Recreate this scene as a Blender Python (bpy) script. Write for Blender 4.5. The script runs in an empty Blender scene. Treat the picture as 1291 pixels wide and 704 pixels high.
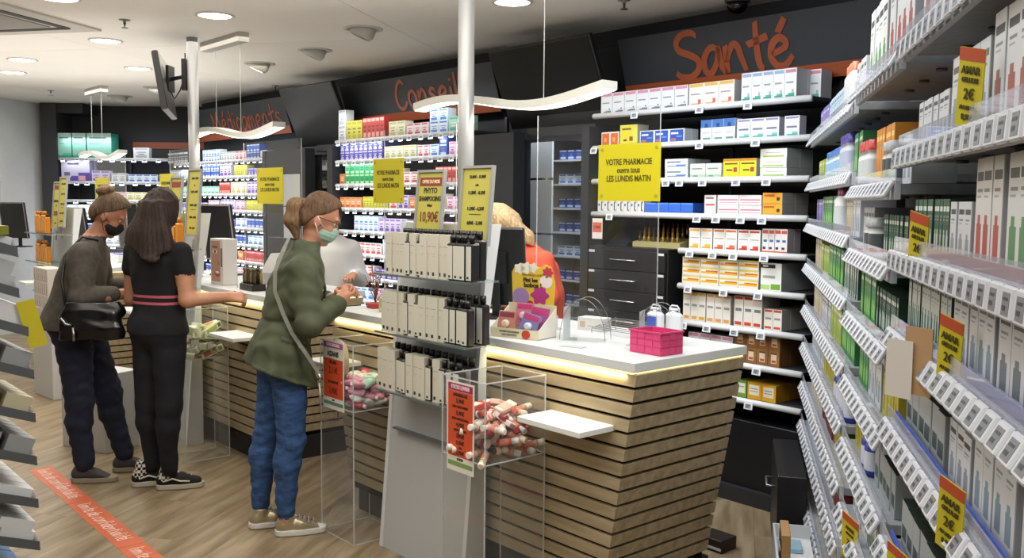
import bpy, bmesh, math, random
import numpy as np
from mathutils import Vector, Matrix
R = math.radians
rnd = random.Random(7)
sc = bpy.context.scene
col = sc.collection
# ------------------------------------------------------------------ camera, world, exposure
FP = 1180.0
cam_d = bpy.data.cameras.new('camera'); cam = bpy.data.objects.new('camera', cam_d); col.objects.link(cam)
cam_d.sensor_fit = 'HORIZONTAL'; cam_d.sensor_width = 36.0; cam_d.lens = 36.0 * FP / 1291.0
cam_d.clip_start = .03
PITCH = math.atan(98 / FP); ROLL = .009
cam.matrix_world = Matrix.Translation((0, 0, 1.6)) @ Matrix.Rotation(R(90) - PITCH, 4, 'X') @ Matrix.Rotation(ROLL, 4, 'Z')
sc.camera = cam
world = bpy.data.worlds.new('world'); sc.world = world; world.use_nodes = True
world.node_tree.nodes['Background'].inputs[0].default_value = (.9, .92, 1, 1)
world.node_tree.nodes['Background'].inputs[1].default_value = .25
sc.view_settings.view_transform = 'Standard'; sc.view_settings.look = 'None'
sc.view_settings.exposure = -0.2; sc.view_settings.gamma = 1.0; sc.view_settings.use_curve_mapping = False
sc.cycles.use_denoising = True
sc.cycles.max_bounces = 7; sc.cycles.diffuse_bounces = 3; sc.cycles.glossy_bounces = 3
sc.cycles.transmission_bounces = 6; sc.cycles.transparent_max_bounces = 48
sc.cycles.caustics_reflective = False; sc.cycles.caustics_refractive = False
sc.cycles.sample_clamp_indirect = 4.0
HC = 2.73
def area(name, loc, sx, sy, power, color=(1, 1, 1), rot=(0, 0, 0), spread=180):
    l = bpy.data.lights.new(name, 'AREA'); l.shape = 'RECTANGLE'; l.size = sx; l.size_y = sy
    l.energy = power; l.color = color; l.spread = R(spread)
    o = bpy.data.objects.new(name, l); o.location = loc; o.rotation_euler = rot; col.objects.link(o)
    return o
WARM = (1, .93, .82); COOL = (.82, .9, 1)
area('ceiling_glow_light', (-1.2, 3.0, HC - .03), 2.5, 2.5, 60, WARM)
area('ceiling_glow_light', (-3.2, 6.4, HC - .03), 3.0, 3.0, 80, WARM)
area('ceiling_glow_light', (-4.5, 9.4, HC - .03), 2.0, 1.6, 45, WARM)
area('ceiling_glow_light', (-.6, -.6, HC - .03), 2.0, 2.0, 60, WARM)
area('aisle_fill_light', (.62, 2.7, HC - .03), .8, .8, 46, (1, .97, .92), rot=(R(52), 0, R(41)))  # tilted area light added to brighten the right-hand box sides
area('bounce_fill_light', (-1.6, 3.6, 2.15), 3.2, 3.2, 26, (1, .95, .88), rot=(R(180), 0, 0))  # unseen upward light added to lift the ceiling, in place of bounced light
area('bounce_fill_light', (-3.9, 7.6, 2.15), 3.2, 3.2, 30, (1, .95, .88), rot=(R(180), 0, 0))  # second unseen upward light, added for the far ceiling
# ------------------------------------------------------------------ frames
class Frame:
    def __init__(s, o, ax, ay):
        s.o = Vector((o[0], o[1], 0)); s.ax = Vector((ax[0], ax[1], 0)).normalized(); s.ay = Vector((ay[0], ay[1], 0)).normalized()
        s.rz = math.atan2(s.ax.y, s.ax.x)
    def __call__(s, a, b, z=0): return s.o + s.ax * a + s.ay * b + Vector((0, 0, z))
W = Frame((1.2, 4.955), (.655, -.755), (.755, .655))          # the angled sales wall
G = Frame((.33, 0), (-.2348, -.972), (.972, -.2348))          # the shelving run beside the camera: a = -distance
def lin(h):
    h = h.lstrip('#'); c = [int(h[i:i+2], 16) / 255 for i in (0, 2, 4)]
    return tuple(x / 12.92 if x <= .04045 else ((x + .055) / 1.055) ** 2.4 for x in c) + (1,)
_m = {}
def mat(h, rough=.5, metal=0, emit=0, alpha=1, spec=None, trans=0, coat=0):
    k = (h, rough, metal, emit, alpha, spec, trans, coat)
    if k in _m: return _m[k]
    m = bpy.data.materials.new('paint_' + h.lstrip('#')); m.use_nodes = True; b = m.node_tree.nodes['Principled BSDF']
    c = lin(h); b.inputs['Base Color'].default_value = c; b.inputs['Roughness'].default_value = rough
    b.inputs['Metallic'].default_value = metal; b.inputs['Alpha'].default_value = alpha
    b.inputs['Transmission Weight'].default_value = trans; b.inputs['Coat Weight'].default_value = coat
    if spec is not None: b.inputs['Specular IOR Level'].default_value = spec
    if emit: b.inputs['Emission Color'].default_value = c; b.inputs['Emission Strength'].default_value = emit
    _m[k] = m; return m
def noisy(name, h1, h2, scale=(8, 8, 8), rough=.6, detail=4, bump=0, lo=.35, hi=.65, metal=0, rand=0, coords='Object'):
    m = bpy.data.materials.new(name); m.use_nodes = True; nt = m.node_tree; b = nt.nodes['Principled BSDF']
    tc = nt.nodes.new('ShaderNodeTexCoord'); mp = nt.nodes.new('ShaderNodeMapping'); mp.inputs['Scale'].default_value = scale
    nz = nt.nodes.new('ShaderNodeTexNoise'); nz.inputs['Scale'].default_value = 1; nz.inputs['Detail'].default_value = detail
    cr = nt.nodes.new('ShaderNodeValToRGB'); cr.color_ramp.elements[0].color = lin(h1); cr.color_ramp.elements[1].color = lin(h2)
    cr.color_ramp.elements[0].position = lo; cr.color_ramp.elements[1].position = hi
    L = nt.links.new
    L(tc.outputs[coords], mp.inputs[0]); L(nz.outputs[0], cr.inputs[0])
    src = mp.outputs[0]
    if rand:
        oi = nt.nodes.new('ShaderNodeObjectInfo'); va = nt.nodes.new('ShaderNodeVectorMath'); va.operation = 'ADD'
        sm = nt.nodes.new('ShaderNodeVectorMath'); sm.operation = 'SCALE'; sm.inputs['Scale'].default_value = 37
        cb = nt.nodes.new('ShaderNodeCombineXYZ'); L(oi.outputs['Random'], cb.inputs[0]); L(oi.outputs['Random'], cb.inputs[1]); L(cb.outputs[0], sm.inputs[0])
        L(src, va.inputs[0]); L(sm.outputs[0], va.inputs[1]); src = va.outputs[0]
        hs = nt.nodes.new('ShaderNodeHueSaturation'); mr = nt.nodes.new('ShaderNodeMapRange'); mr.inputs[3].default_value = 1 - rand; mr.inputs[4].default_value = 1 + rand
        L(oi.outputs['Random'], mr.inputs[0]); L(mr.outputs[0], hs.inputs['Value']); L(cr.outputs[0], hs.inputs['Color']); L(hs.outputs[0], b.inputs['Base Color'])
    else: L(cr.outputs[0], b.inputs['Base Color'])
    L(src, nz.inputs[0])
    if bump:
        bp = nt.nodes.new('ShaderNodeBump'); bp.inputs['Strength'].default_value = bump; bp.inputs['Distance'].default_value = .004
        L(nz.outputs[0], bp.inputs['Height']); L(bp.outputs[0], b.inputs['Normal'])
    b.inputs['Roughness'].default_value = rough; b.inputs['Metallic'].default_value = metal
    return m
def glassy(name, tint, alpha, rough=.03):
    m = bpy.data.materials.new(name); m.use_nodes = True; nt = m.node_tree
    for n in list(nt.nodes): nt.nodes.remove(n)
    out = nt.nodes.new('ShaderNodeOutputMaterial'); tr = nt.nodes.new('ShaderNodeBsdfTransparent'); tr.inputs[0].default_value = tint
    gl = nt.nodes.new('ShaderNodeBsdfGlossy'); gl.inputs['Roughness'].default_value = rough
    df = nt.nodes.new('ShaderNodeBsdfDiffuse'); df.inputs[0].default_value = (.8, .82, .84, 1)
    lw = nt.nodes.new('ShaderNodeLayerWeight'); lw.inputs[0].default_value = .5; pw = nt.nodes.new('ShaderNodeMath'); pw.operation = 'POWER'; pw.inputs[1].default_value = 4
    fr = nt.nodes.new('ShaderNodeMath'); fr.operation = 'MULTIPLY_ADD'; fr.inputs[1].default_value = .45; fr.inputs[2].default_value = .022
    nt.links.new(lw.outputs['Facing'], pw.inputs[0]); nt.links.new(pw.outputs[0], fr.inputs[0])
    m1 = nt.nodes.new('ShaderNodeMixShader'); m2 = nt.nodes.new('ShaderNodeMixShader'); m1.inputs[0].default_value = alpha
    L = nt.links.new
    L(tr.outputs[0], m1.inputs[1]); L(df.outputs[0], m1.inputs[2]); L(fr.outputs[0], m2.inputs[0]); L(m1.outputs[0], m2.inputs[1]); L(gl.outputs[0], m2.inputs[2]); L(m2.outputs[0], out.inputs[0])
    return m
ACR = glassy('clear_acrylic', (.985, .99, .99, 1), .02); ACE = glassy('acrylic_edge', (.85, .9, .9, 1), .45)
PLEX = glassy('plexiglass_screen', (.99, .992, .994, 1), .008); GLS = glassy('glass_shelf', (.82, .9, .89, 1), .1)
# ------------------------------------------------------------------ mesh builder
class MB:
    def __init__(s): s.v = []; s.f = []; s.mi = []; s.ms = []; s.sm = []
    def m(s, mt):
        if mt not in s.ms: s.ms.append(mt)
        return s.ms.index(mt)
    def add(s, vs, fs, mt, smooth=False, M=None):
        n = len(s.v); i = s.m(mt)
        for p in vs:
            p = Vector(p); s.v.append(tuple(M @ p) if M is not None else tuple(p))
        for f in fs: s.f.append(tuple(n + k for k in f)); s.mi.append(i); s.sm.append(smooth)
        return s
    def box(s, x0, x1, y0, y1, z0, z1, mt, M=None, sm=None):
        vs = [(x0, y0, z0), (x1, y0, z0), (x1, y1, z0), (x0, y1, z0), (x0, y0, z1), (x1, y0, z1), (x1, y1, z1), (x0, y1, z1)]
        return s.add(vs, [(0, 3, 2, 1), (4, 5, 6, 7), (0, 1, 5, 4), (1, 2, 6, 5), (2, 3, 7, 6), (3, 0, 4, 7)], mt, M=M)
    def bbox(s, x0, x1, y0, y1, z0, z1, mt, b=.004, M=None):     # chamfered box
        vs = []; fs = []
        for (z, i) in ((z0, b), (z0 + b, 0), (z1 - b, 0), (z1, b)):
            vs += [(x0 + i + b, y0 + i, z), (x1 - i - b, y0 + i, z), (x1 - i, y0 + i + b, z), (x1 - i, y1 - i - b, z), (x1 - i - b, y1 - i, z), (x0 + i + b, y1 - i, z), (x0 + i, y1 - i - b, z), (x0 + i, y0 + i + b, z)]
        for k in range(3):
            for j in range(8): fs.append((k*8 + j, k*8 + (j+1) % 8, k*8 + 8 + (j+1) % 8, k*8 + 8 + j))
        fs += [tuple(range(7, -1, -1)), tuple(range(24, 32))]
        return s.add(vs, fs, mt, M=M)
    def quad(s, a, b, c, d, mt, M=None): return s.add([a, b, c, d], [(0, 1, 2, 3)], mt, M=M)
    def lathe(s, prof, mt, n=16, c=(0, 0, 0), smooth=True, M=None, capb=True, capt=True):
        vs = []; fs = []
        for (r, z) in prof:
            for k in range(n):
                a = 2*math.pi*k/n; vs.append((c[0] + r*math.cos(a), c[1] + r*math.sin(a), c[2] + z))
        for i in range(len(prof) - 1):
            for k in range(n): fs.append((i*n + k, i*n + (k+1) % n, (i+1)*n + (k+1) % n, (i+1)*n + k))
        s.add(vs, fs, mt, smooth, M=M)
        q = len(s.v) - len(vs); i = s.m(mt)
        if capb: s.f.append(tuple(q + k for k in range(n-1, -1, -1))); s.mi.append(i); s.sm.append(False)
        if capt: s.f.append(tuple(q + (len(prof)-1)*n + k for k in range(n))); s.mi.append(i); s.sm.append(False)
        return s
    def tube(s, pts, r, mt, n=8, M=None, closed=False, smooth=True):
        pts = [Vector(p) for p in pts]; rs = r if isinstance(r, (list, tuple)) else [r]*len(pts)
        vs = []; fs = []; up = None; N = len(pts)
        for i, p in enumerate(pts):
            if closed: t = pts[(i+1) % N] - pts[i-1]
            else: t = pts[min(i+1, N-1)] - pts[max(i-1, 0)]
            t.normalize()
            if up is None: up = Vector((0, 0, 1)) if abs(t.z) < .9 else Vector((1, 0, 0))
            a = (up - t*up.dot(t)).normalized(); b = t.cross(a); up = a
            for k in range(n):
                q = 2*math.pi*k/n; vs.append(p + a*(rs[i]*math.cos(q)) + b*(rs[i]*math.sin(q)))
        for i in range(N if closed else N-1):
            j = (i+1) % N
            for k in range(n): fs.append((i*n + k, i*n + (k+1) % n, j*n + (k+1) % n, j*n + k))
        if not closed: fs += [tuple(range(n-1, -1, -1)), tuple((N-1)*n + k for k in range(n))]
        return s.add(vs, fs, mt, smooth, M=M)
    def prism(s, poly, y0, y1, mt, M=None):    # polygon in x,z extruded along y
        n = len(poly); vs = [(x, y0, z) for x, z in poly] + [(x, y1, z) for x, z in poly]
        fs = [tuple(range(n)), tuple(range(2*n-1, n-1, -1))] + [(k, k+n, (k+1) % n + n, (k+1) % n) for k in range(n)]
        return s.add(vs, fs, mt, M=M)
    def prismx(s, poly, x0, x1, mt, M=None):   # polygon in y,z extruded along x
        n = len(poly); vs = [(x0, y, z) for y, z in poly] + [(x1, y, z) for y, z in poly]
        fs = [tuple(range(n)), tuple(range(2*n-1, n-1, -1))] + [(k, k+n, (k+1) % n + n, (k+1) % n) for k in range(n)]
        return s.add(vs, fs, mt, M=M)
    def mesh(s, name='mesh'):
        me = bpy.data.meshes.new(name); me.from_pydata([tuple(p) for p in s.v], [], s.f)
        for m_ in s.ms: me.materials.append(m_)
        me.polygons.foreach_set('material_index', s.mi); me.polygons.foreach_set('use_smooth', s.sm)
        bm = bmesh.new(); bm.from_mesh(me); bmesh.ops.recalc_face_normals(bm, faces=bm.faces); bm.to_mesh(me); bm.free()
        me.update(); return me
    def obj(s, name, parent=None, loc=(0, 0, 0), rz=0):
        return ob(name, s.mesh(name), parent, loc, rz)
def ob(name, me, parent=None, loc=(0, 0, 0), rz=0):
    o = bpy.data.objects.new(name, me); col.objects.link(o); o.parent = parent; o.location = loc
    if rz: o.rotation_euler.z = rz
    return o
def tag(o, label, cat, group=None, kind=None):
    o['label'] = label; o['category'] = cat
    if group: o['group'] = group
    if kind: o['kind'] = kind
    return o
def thing(name, label, cat, loc=(0, 0, 0), rz=0, group=None):
    return tag(ob(name, None, None, loc, rz), label, cat, group)
def struct(o): o['kind'] = 'structure'; return o
def stuff(o): o['kind'] = 'stuff'; return o
def text(body, size, mt, name='lettering', parent=None, loc=(0, 0, 0), rot=(0, 0, 0), align='CENTER', ext=.0006, bold=0, sx=1):
    c = bpy.data.curves.new(name, 'FONT'); c.body = body; c.size = size; c.align_x = align; c.align_y = 'CENTER'; c.extrude = ext; c.offset = bold
    c.resolution_u = 3; c.materials.append(mt)
    q = bpy.data.objects.new('q', c); me = bpy.data.meshes.new_from_object(q); bpy.data.objects.remove(q); bpy.data.curves.remove(c)
    o = ob(name, me, parent, loc); o.rotation_euler = rot; o.scale.x = sx
    return o
# flat printed product boxes: front face split on a grid, each cell takes the colour of the last rectangle on it
_bx = {}
def box_mesh(w, h, d, base, rects=(), side=None, top=None, rough=.45):
    k = (round(w, 4), round(h, 4), round(d, 4), base, tuple(rects), side, top)
    if k in _bx: return _bx[k]
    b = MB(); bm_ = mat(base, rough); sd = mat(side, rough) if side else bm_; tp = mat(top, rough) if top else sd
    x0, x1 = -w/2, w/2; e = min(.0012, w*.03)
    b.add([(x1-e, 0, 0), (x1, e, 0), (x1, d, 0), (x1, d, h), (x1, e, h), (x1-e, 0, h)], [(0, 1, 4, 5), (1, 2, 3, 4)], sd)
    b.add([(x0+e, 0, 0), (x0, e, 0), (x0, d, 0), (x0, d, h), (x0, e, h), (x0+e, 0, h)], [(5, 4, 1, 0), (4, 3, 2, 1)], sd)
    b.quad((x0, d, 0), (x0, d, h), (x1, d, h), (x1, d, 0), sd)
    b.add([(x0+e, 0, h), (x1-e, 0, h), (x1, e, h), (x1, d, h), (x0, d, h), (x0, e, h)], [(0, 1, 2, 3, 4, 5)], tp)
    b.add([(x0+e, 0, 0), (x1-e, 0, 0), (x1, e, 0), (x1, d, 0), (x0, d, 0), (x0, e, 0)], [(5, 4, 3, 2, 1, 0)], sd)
    xs = sorted({0., 1.} | {r[0] for r in rects} | {r[1] for r in rects}); zs = sorted({0., 1.} | {r[2] for r in rects} | {r[3] for r in rects})
    fx = x0 + e; fw = w - 2*e
    for i in range(len(xs)-1):
        for j in range(len(zs)-1):
            cx = (xs[i]+xs[i+1])/2; cz = (zs[j]+zs[j+1])/2; m_ = bm_
            for r in rects:
                if r[0] <= cx <= r[1] and r[2] <= cz <= r[3]: m_ = mat(r[4], rough)
            b.quad((fx+xs[i]*fw, 0, zs[j]*h), (fx+xs[i+1]*fw, 0, zs[j]*h), (fx+xs[i+1]*fw, 0, zs[j+1]*h), (fx+xs[i]*fw, 0, zs[j+1]*h), m_)
    me = b.mesh('box'); _bx[k] = me; return me
def lines(n, z0, z1, c='555a60', x0=.15, x1=.8):
    out = []
    for i in range(n):
        z = z0 + (z1 - z0)*(i + .5)/n; hh = (z1 - z0)/n*.22
        out.append((x0, x1 - (.2 if i % 2 else 0), z - hh, z + hh, c))
    return out
def run(F, a0, a1, b, z, me, w, name, label, group, cat='box', n=None, rows=1, dep=.06, stack=1, h=.1, jit=.003, gap=.001):
    """a row of product boxes side by side along the frame's a axis"""
    if n is None: n = max(1, int((a1 - a0 + 1e-6)/(w + gap)))
    st = (a1 - a0)/n; out = []
    for k in range(n):
        for q in range(rows):
            for t in range(stack):
                o = ob(name, me, None, F(a0 + st*(k + .5), b + q*(dep + .002) + rnd.uniform(0, jit), z + t*(h + .0005)), F.rz + rnd.uniform(-jit, jit)*4)
                out.append(tag(o, label, cat, group))
    return out
# ------------------------------------------------------------------ floor, ceiling, walls
WOOD = noisy('laminate_plank', '75644c', '9c8b70', (2.2, 16, 1), .42, 5, .12, rand=.04)
DARK = mat('24272c', .62); DARK2 = mat('1b1d22', .6); BLACK = mat('0c0d11', .5); WHITE = mat('e4e6e6', .4); WALLW = noisy('white_wall_paint', 'c9ced3', 'd4d8db', (3, 3, 3), .7)
ORANGE = mat('94451c', .5); CEIL = noisy('ceiling_paint', 'f0ede6', 'f4f1eb', (1.2, 1.2, 1.2), .8)
fl = struct(ob('floor', None)); fl_b = MB(); fl_b.box(-9, 4, -2.5, 14, -.06, -.012, mat('3a2f22', .8)); fl_b.obj('subfloor', fl)
PW, PL = .24, 1.38
pl = MB(); pl.bbox(-PL/2+.0004, PL/2-.0004, -PW/2+.0004, PW/2-.0004, -.012, 0, WOOD, .0006); plm = pl.mesh('plank')
ga = math.atan2(.972, .2348); gx = Vector((math.cos(ga), math.sin(ga), 0)); gy = Vector((-gx.y, gx.x, 0))
cnt = 0; far = MB()
def ground_px(p):
    q = cam.matrix_world.inverted() @ p
    if q.z > -.3: return None
    return 645.5 + FP*q.x/-q.z, 352 - FP*q.y/-q.z
for j in range(-20, 50):
    for i in range(-3, 12):
        c = Vector((-.5, 0, 0)) + gx*((i + (j*0.37) % 1)*PL) + gy*(j*PW)
        if not (-8.6 < c.x < 3.6 and -2 < c.y < 13): continue
        q = [ground_px(c + gx*a_) for a_ in (-.7, 0, .7)]
        if any(t and -60 < t[0] < 1350 and t[1] < 900 for t in q) and c.y < 9.0 and c.x > -4.5 and cnt < 280:
            ob('plank', plm, fl, c, ga); cnt += 1
        else: far.bbox(-PL/2+.0004, PL/2-.0004, -PW/2+.0004, PW/2-.0004, -.012, 0, WOOD, .0006, M=Matrix.Translation(c) @ Matrix.Rotation(ga, 4, 'Z'))
stuff(far.obj('planks_beyond', fl))
ce = struct(ob('ceiling', None)); cb = MB(); cb.box(-9, 4, -2.5, 14, HC + .02, HC + .08, mat('6e6a62', .9)); cb.obj('ceiling_backing', ce)
# ceiling boards, 2.4 x 1.2 m, with thin recessed joints
CW, CL = 2.5, 2.5
cp = MB(); cp.box(-CL/2+.002, CL/2-.002, -CW/2+.002, CW/2-.002, 0, .02, CEIL); cpm = cp.mesh('ceiling_panel')
for i in range(-2, 7):
    for j in range(-3, 5):
        c = Vector((.55, 1.2, HC)) + gx*((i + .5)*CL) + gy*((j + .5)*CW)
        if -10 < c.x < 5 and -4 < c.y < 15: ob('ceiling_panel', cpm, ce, c, ga)
def wbox(name, F, a0, a1, b0, b1, z0, z1, m, parent=None):
    b = MB(); b.box(a0, a1, b0, b1, z0, z1, m); return b.obj(name, parent, F(0, 0, 0), F.rz)
wb = struct(ob('wall_back', None, None, W(0, 0, 0), W.rz))
def wseg(name, a0, a1, b0, b1, z0, z1, m):
    b = MB(); b.box(a0, a1, b0, b1, z0, z1, m); return b.obj(name, wb)
SL = -8.05
wseg('header', SL, 1.9, .47, .6, 2.04, HC, DARK)
wseg('header_top_band', SL, 1.9, .455, .47, HC-.1, HC, DARK2)  # darker proud band along the top of the header
for a0, a1 in ((-1.14, 1.9), (-4.2, -2.32), (SL, -5.45)): wseg('panel', a0, a1, .47, .6, 0, 2.04, BLACK)
for k, (a0, a1, b1) in enumerate(((-1.165, -1.10, .46), (-2.23, -1.805, .08), (-2.32, -2.26, .46), (-4.27, -4.18, .46), (-5.42, -4.66, .08), (-5.5, -5.44, .46))):
    struct(wbox('pillar', W, a0, a1, -.02, b1, 0, 2.06, DARK))
# soffits over the two openings
for a0, a1 in ((-1.805, -1.165), (-4.66, -4.27)): struct(wbox('lintel', W, a0, a1, .1, .6, 2.03, 2.09, DARK2))
# far left walls
C0 = W(SL, .47, 0)
A = Frame((C0.x, C0.y), (1, -.02), (.02, 1))
struct(wbox('wall_far', A, -1.95, 0.02, .35, .47, 0, HC, DARK))
struct(wbox('pillar', A, -1.95, -1.76, -.05, .35, 0, HC-.004, mat('34373c', .6)))
struct(wbox('trim_1', A, -1.76, -1.45, -.02, .35, HC-.12, HC-.004, mat('2e3136', .6)))
LWc = A(-1.95, .4, 0); LW = Frame((LWc.x, LWc.y), (.2348, .972), (-.972, .2348))
struct(wbox('wall_left', LW, -14, 0, 0, .12, 0, HC, WALLW))
struct(wbox('wall_right', G, -5.6, 3.4, .52, .6, 0, HC, mat('3a3d42', .7)))
struct(wbox('wall_front', G, 2.4, 2.5, -7, .52, 0, HC, WALLW))
# store room behind the openings
struct(wbox('wall_store', W, -6.2, .6, 2.6, 2.7, 0, HC, mat('dfe3e6', .6)))
struct(wbox('wall_store_side', W, .5, .6, .6, 2.6, 0, HC, mat('d6dade', .6)))
struct(wbox('wall_store_end', W, -6.2, -6.1, .6, 2.6, 0, HC, mat('d6dade', .6)))
l = area('store_room_light', W(-1.95, .66, 2.5), 1.3, .08, 26, (.92, .96, 1)); l.rotation_euler = (R(14), 0, W.rz)
l = area('store_room_light', W(-5.2, .66, 2.5), 1.2, .08, 14, (1, .95, .85)); l.rotation_euler = (R(14), 0, W.rz)
# ------------------------------------------------------------------ hand lettering: strokes on a unit grid
GL = {
 'S': [[(.75,.93),(.6,1.0),(.3,.97),(.12,.8),(.2,.62),(.5,.5),(.72,.36),(.7,.15),(.45,.0),(.15,.02),(.0,.12)]],
 'C': [[(.72,.9),(.55,1.0),(.3,.85),(.1,.5),(.12,.18),(.3,.0),(.55,.05),(.75,.25)]],
 'M': [[(.05,.0),(.12,.95)],[(.12,.95),(.38,.3)],[(.38,.3),(.7,1.0)],[(.7,1.0),(.85,.0)]],
 'a': [[(.5,.55),(.3,.6),(.08,.4),(.05,.12),(.2,.02),(.42,.25),(.52,.58)],[(.52,.58),(.55,.2),(.66,.0)]],
 'n': [[(.1,.58),(.08,.0)],[(.08,.25),(.3,.58),(.45,.55),(.52,.3),(.62,.0)]],
 't': [[(.32,1.0),(.28,.5),(.3,.1),(.4,.0)],[(.05,.55),(.6,.68)]],
 'e': [[(.1,.28),(.45,.4),(.45,.55),(.28,.6),(.1,.45),(.06,.2),(.2,.02),(.42,.03),(.62,.2)]],
 'o': [[(.3,.6),(.1,.48),(.06,.2),(.22,.0),(.45,.1),(.52,.38),(.42,.58),(.28,.6)]],
 's': [[(.45,.55),(.25,.6),(.14,.45),(.3,.33),(.46,.2),(.38,.03),(.08,.05)]],
 'i': [[(.15,.55),(.17,.0)],[(.2,.78),(.22,.84)]],
 'l': [[(.15,1.0),(.12,.3),(.2,.0)]],
 'm': [[(.08,.55),(.08,.0)],[(.08,.3),(.22,.58),(.34,.4),(.34,.0)],[(.34,.3),(.5,.58),(.62,.4),(.66,.0)]],
 'd': [[(.45,.5),(.25,.58),(.06,.3),(.16,.02),(.36,.1),(.5,.4)],[(.52,1.0),(.5,.4),(.6,.0)]],
 'c': [[(.45,.5),(.28,.6),(.08,.35),(.12,.08),(.28,.0),(.48,.12)]],
 'f': [[(.5,.95),(.35,1.0),(.25,.8),(.22,.0)],[(.05,.52),(.45,.58)]],
}
GL['é'] = GL['e'] + [[(.32,.74),(.52,1.0)]]
ADV = {'S': .85, 'C': .85, 'M': 1.0, 'i': .34, 'l': .34, 'm': .8, ' ': .4, 't': .58, 'n': .7, 'f': .5}
def smooth_pts(p, k=5):
    if len(p) < 3: return [Vector(q).to_2d() if len(q) > 2 else Vector(q) for q in p]
    P = [Vector(p[0])] + [Vector(q) for q in p] + [Vector(p[-1])]; out = []
    for i in range(1, len(P)-2):
        for j in range(k):
            t = j/k; a, b_, c, d = P[i-1], P[i], P[i+1], P[i+2]
            out.append(.5*((2*b_) + (c-a)*t + (2*a-5*b_+4*c-d)*t*t + (3*b_-a-3*c+d)*t**3))
    out.append(P[-2]); return out
def handwrite(word, size, mt, parent, org, M, thick=.004, w=.09, sx=1.0, rise=0, name='letter', join=False):
    """ribbon letters drawn in a local x,z plane; M places that plane"""
    x = 0; allb = MB()
    for ch in word:
        b = allb if join else MB()
        for st in GL.get(ch, []):
            P = smooth_pts(st, 8); n = len(P)
            for i, p in enumerate(P):
                pass
            L_, R_ = [], []
            for i, p in enumerate(P):
                t = (P[min(i+1, n-1)] - P[max(i-1, 0)]).normalized(); nn = Vector((-t.y, t.x)); ww = w*.5*(.75 + .25*math.sin(math.pi*(i+.5)/n))
                L_.append(p + nn*ww); R_.append(p - nn*ww)
            L_[0] -= (P[1]-P[0]).normalized()*w*.3; 
            poly = L_ + R_[::-1]; vs = []
            for y in (0, -thick):
                for q in L_: vs.append((org[0] + (x + q.x*sx)*size, y, org[1] + q.y*size + rise*x))
                for q in R_: vs.append((org[0] + (x + q.x*sx)*size, y, org[1] + q.y*size + rise*x))
            fs = []
            for i in range(n-1):
                fs += [(i, i+1, n+i+1, n+i), (2*n+i, 2*n+i+1, 3*n+i+1, 3*n+i), (i, i+1, 2*n+i+1, 2*n+i), (n+i, n+i+1, 3*n+i+1, 3*n+i)]
            b.add(vs, fs, mt, M=M)
        if not join and ch in GL: b.obj(name, parent)
        x += ADV.get(ch, .62)*sx
    if join: allb.obj(name, parent)
ORL = noisy('orange_lettering', '8f4322', '9b4b29', (6, 6, 6), .45)
# sign boards, leaning forward
def sign(a0, a1, word, size, ta, tz, label, w=.11, sx=1.0):
    t = thing('sign_board', label, 'sign', W(a0, .30, 2.255), W.rz)
    Wd = a1 - a0; M = Matrix.Rotation(R(17), 4, 'X')
    b = MB(); b.box(0, Wd, .0, .02, 0, .36, mat('2b2f35', .55), M=M); b.obj('board', t)
    b = MB(); b.box(0, Wd, -.003, 0, 0, .075, ORANGE, M=M); b.obj('stripe', t)
    handwrite(word, size, ORL, t, (ta, tz), M @ Matrix.Translation((0, -.001, 0)), w=w, sx=sx)
    return t
sign(-1.08, 1.0, 'Santé', .25, .42, .085, 'dark sign board lettered Santé in orange script above the right-hand wall shelves', w=.17, sx=.93)
sign(-4.42, -2.31, 'Conseil', .225, .82, .10, 'dark sign board lettered Conseil in orange script above the middle wall shelves', w=.15, sx=.95)
sign(-7.8, -5.5, 'Médicaments', .23, .55, .08, 'dark sign board lettered Médicaments in orange script above the far wall shelves', w=.1, sx=1.0)
struct(wbox('trim_2', A, -1.0, 0, .33, .35, 2.21, 2.29, ORANGE))
# floor tape
tp = thing('floor_tape', 'orange floor tape lettered limite de confidentialité in white across the wood floor', 'tape')
def gp(x, y, h=0):
    dcam = cam.matrix_world.to_3x3() @ Vector(((x-645.5)/FP, (352-y)/FP, -1)); k = (h - 1.6)/dcam.z
    return Vector((dcam.x*k, dcam.y*k, h))
p0, p1 = gp(52, 592), gp(194, 712); dv = (p1-p0).normalized(); nv = Vector((-dv.y, dv.x, 0)); TL = 2.4
b = MB(); TPM = noisy('orange_tape', 'c4603c', 'd06a45', (5, 5, 5), .5)
hw = .062
MT = Matrix(((dv.x, -nv.x*-1, 0, p0.x), (dv.y, nv.y, 0, p0.y), (0, 0, 1, 0), (0, 0, 0, 1)))
for i in range(3):
    q = MB(); q.box(i*.80 - .02, i*.80 + .775, -hw, hw, .0002, .0012, TPM, M=MT); q.obj('strip', tp)
MT2 = MT @ Matrix.Translation((0, -.035, .0012)) @ Matrix.Rotation(R(-90), 4, 'X')
MT3 = MT @ Matrix(((1,0,0,0),(0,0,1,-.03),(0,-1,0,.0014),(0,0,0,1)))
for i in range(3):
    handwrite('limite de confidentialité', .07, mat('f0dcd2', .5), tp, (.02 + i*.8, 0), MT3, thick=.0006, w=.1, sx=.72, join=True, name='lettering')
# poles
STEEL = mat('a9abad', .38, .35); GREYP = mat('9b9da0', .4)
def pole(a, b_, label):
    p = W(a, b_, 1.03); t = thing('support_pole', label, 'pole', p)
    m = MB(); m.lathe([(.0375, 0), (.0375, HC-1.032)], STEEL, 24); m.obj('shaft', t)
    m = MB(); m.lathe([(.05, 0), (.05, .012), (.04, .02)], STEEL, 24); m.obj('base_ring', t)
    return t
pole(-.47, -1.47, 'round grey steel pole rising to the ceiling behind the white shampoo display')
pl2 = pole(-3.6, -1.47, 'round grey steel pole carrying the tilted black screen by two standing women')
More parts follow.
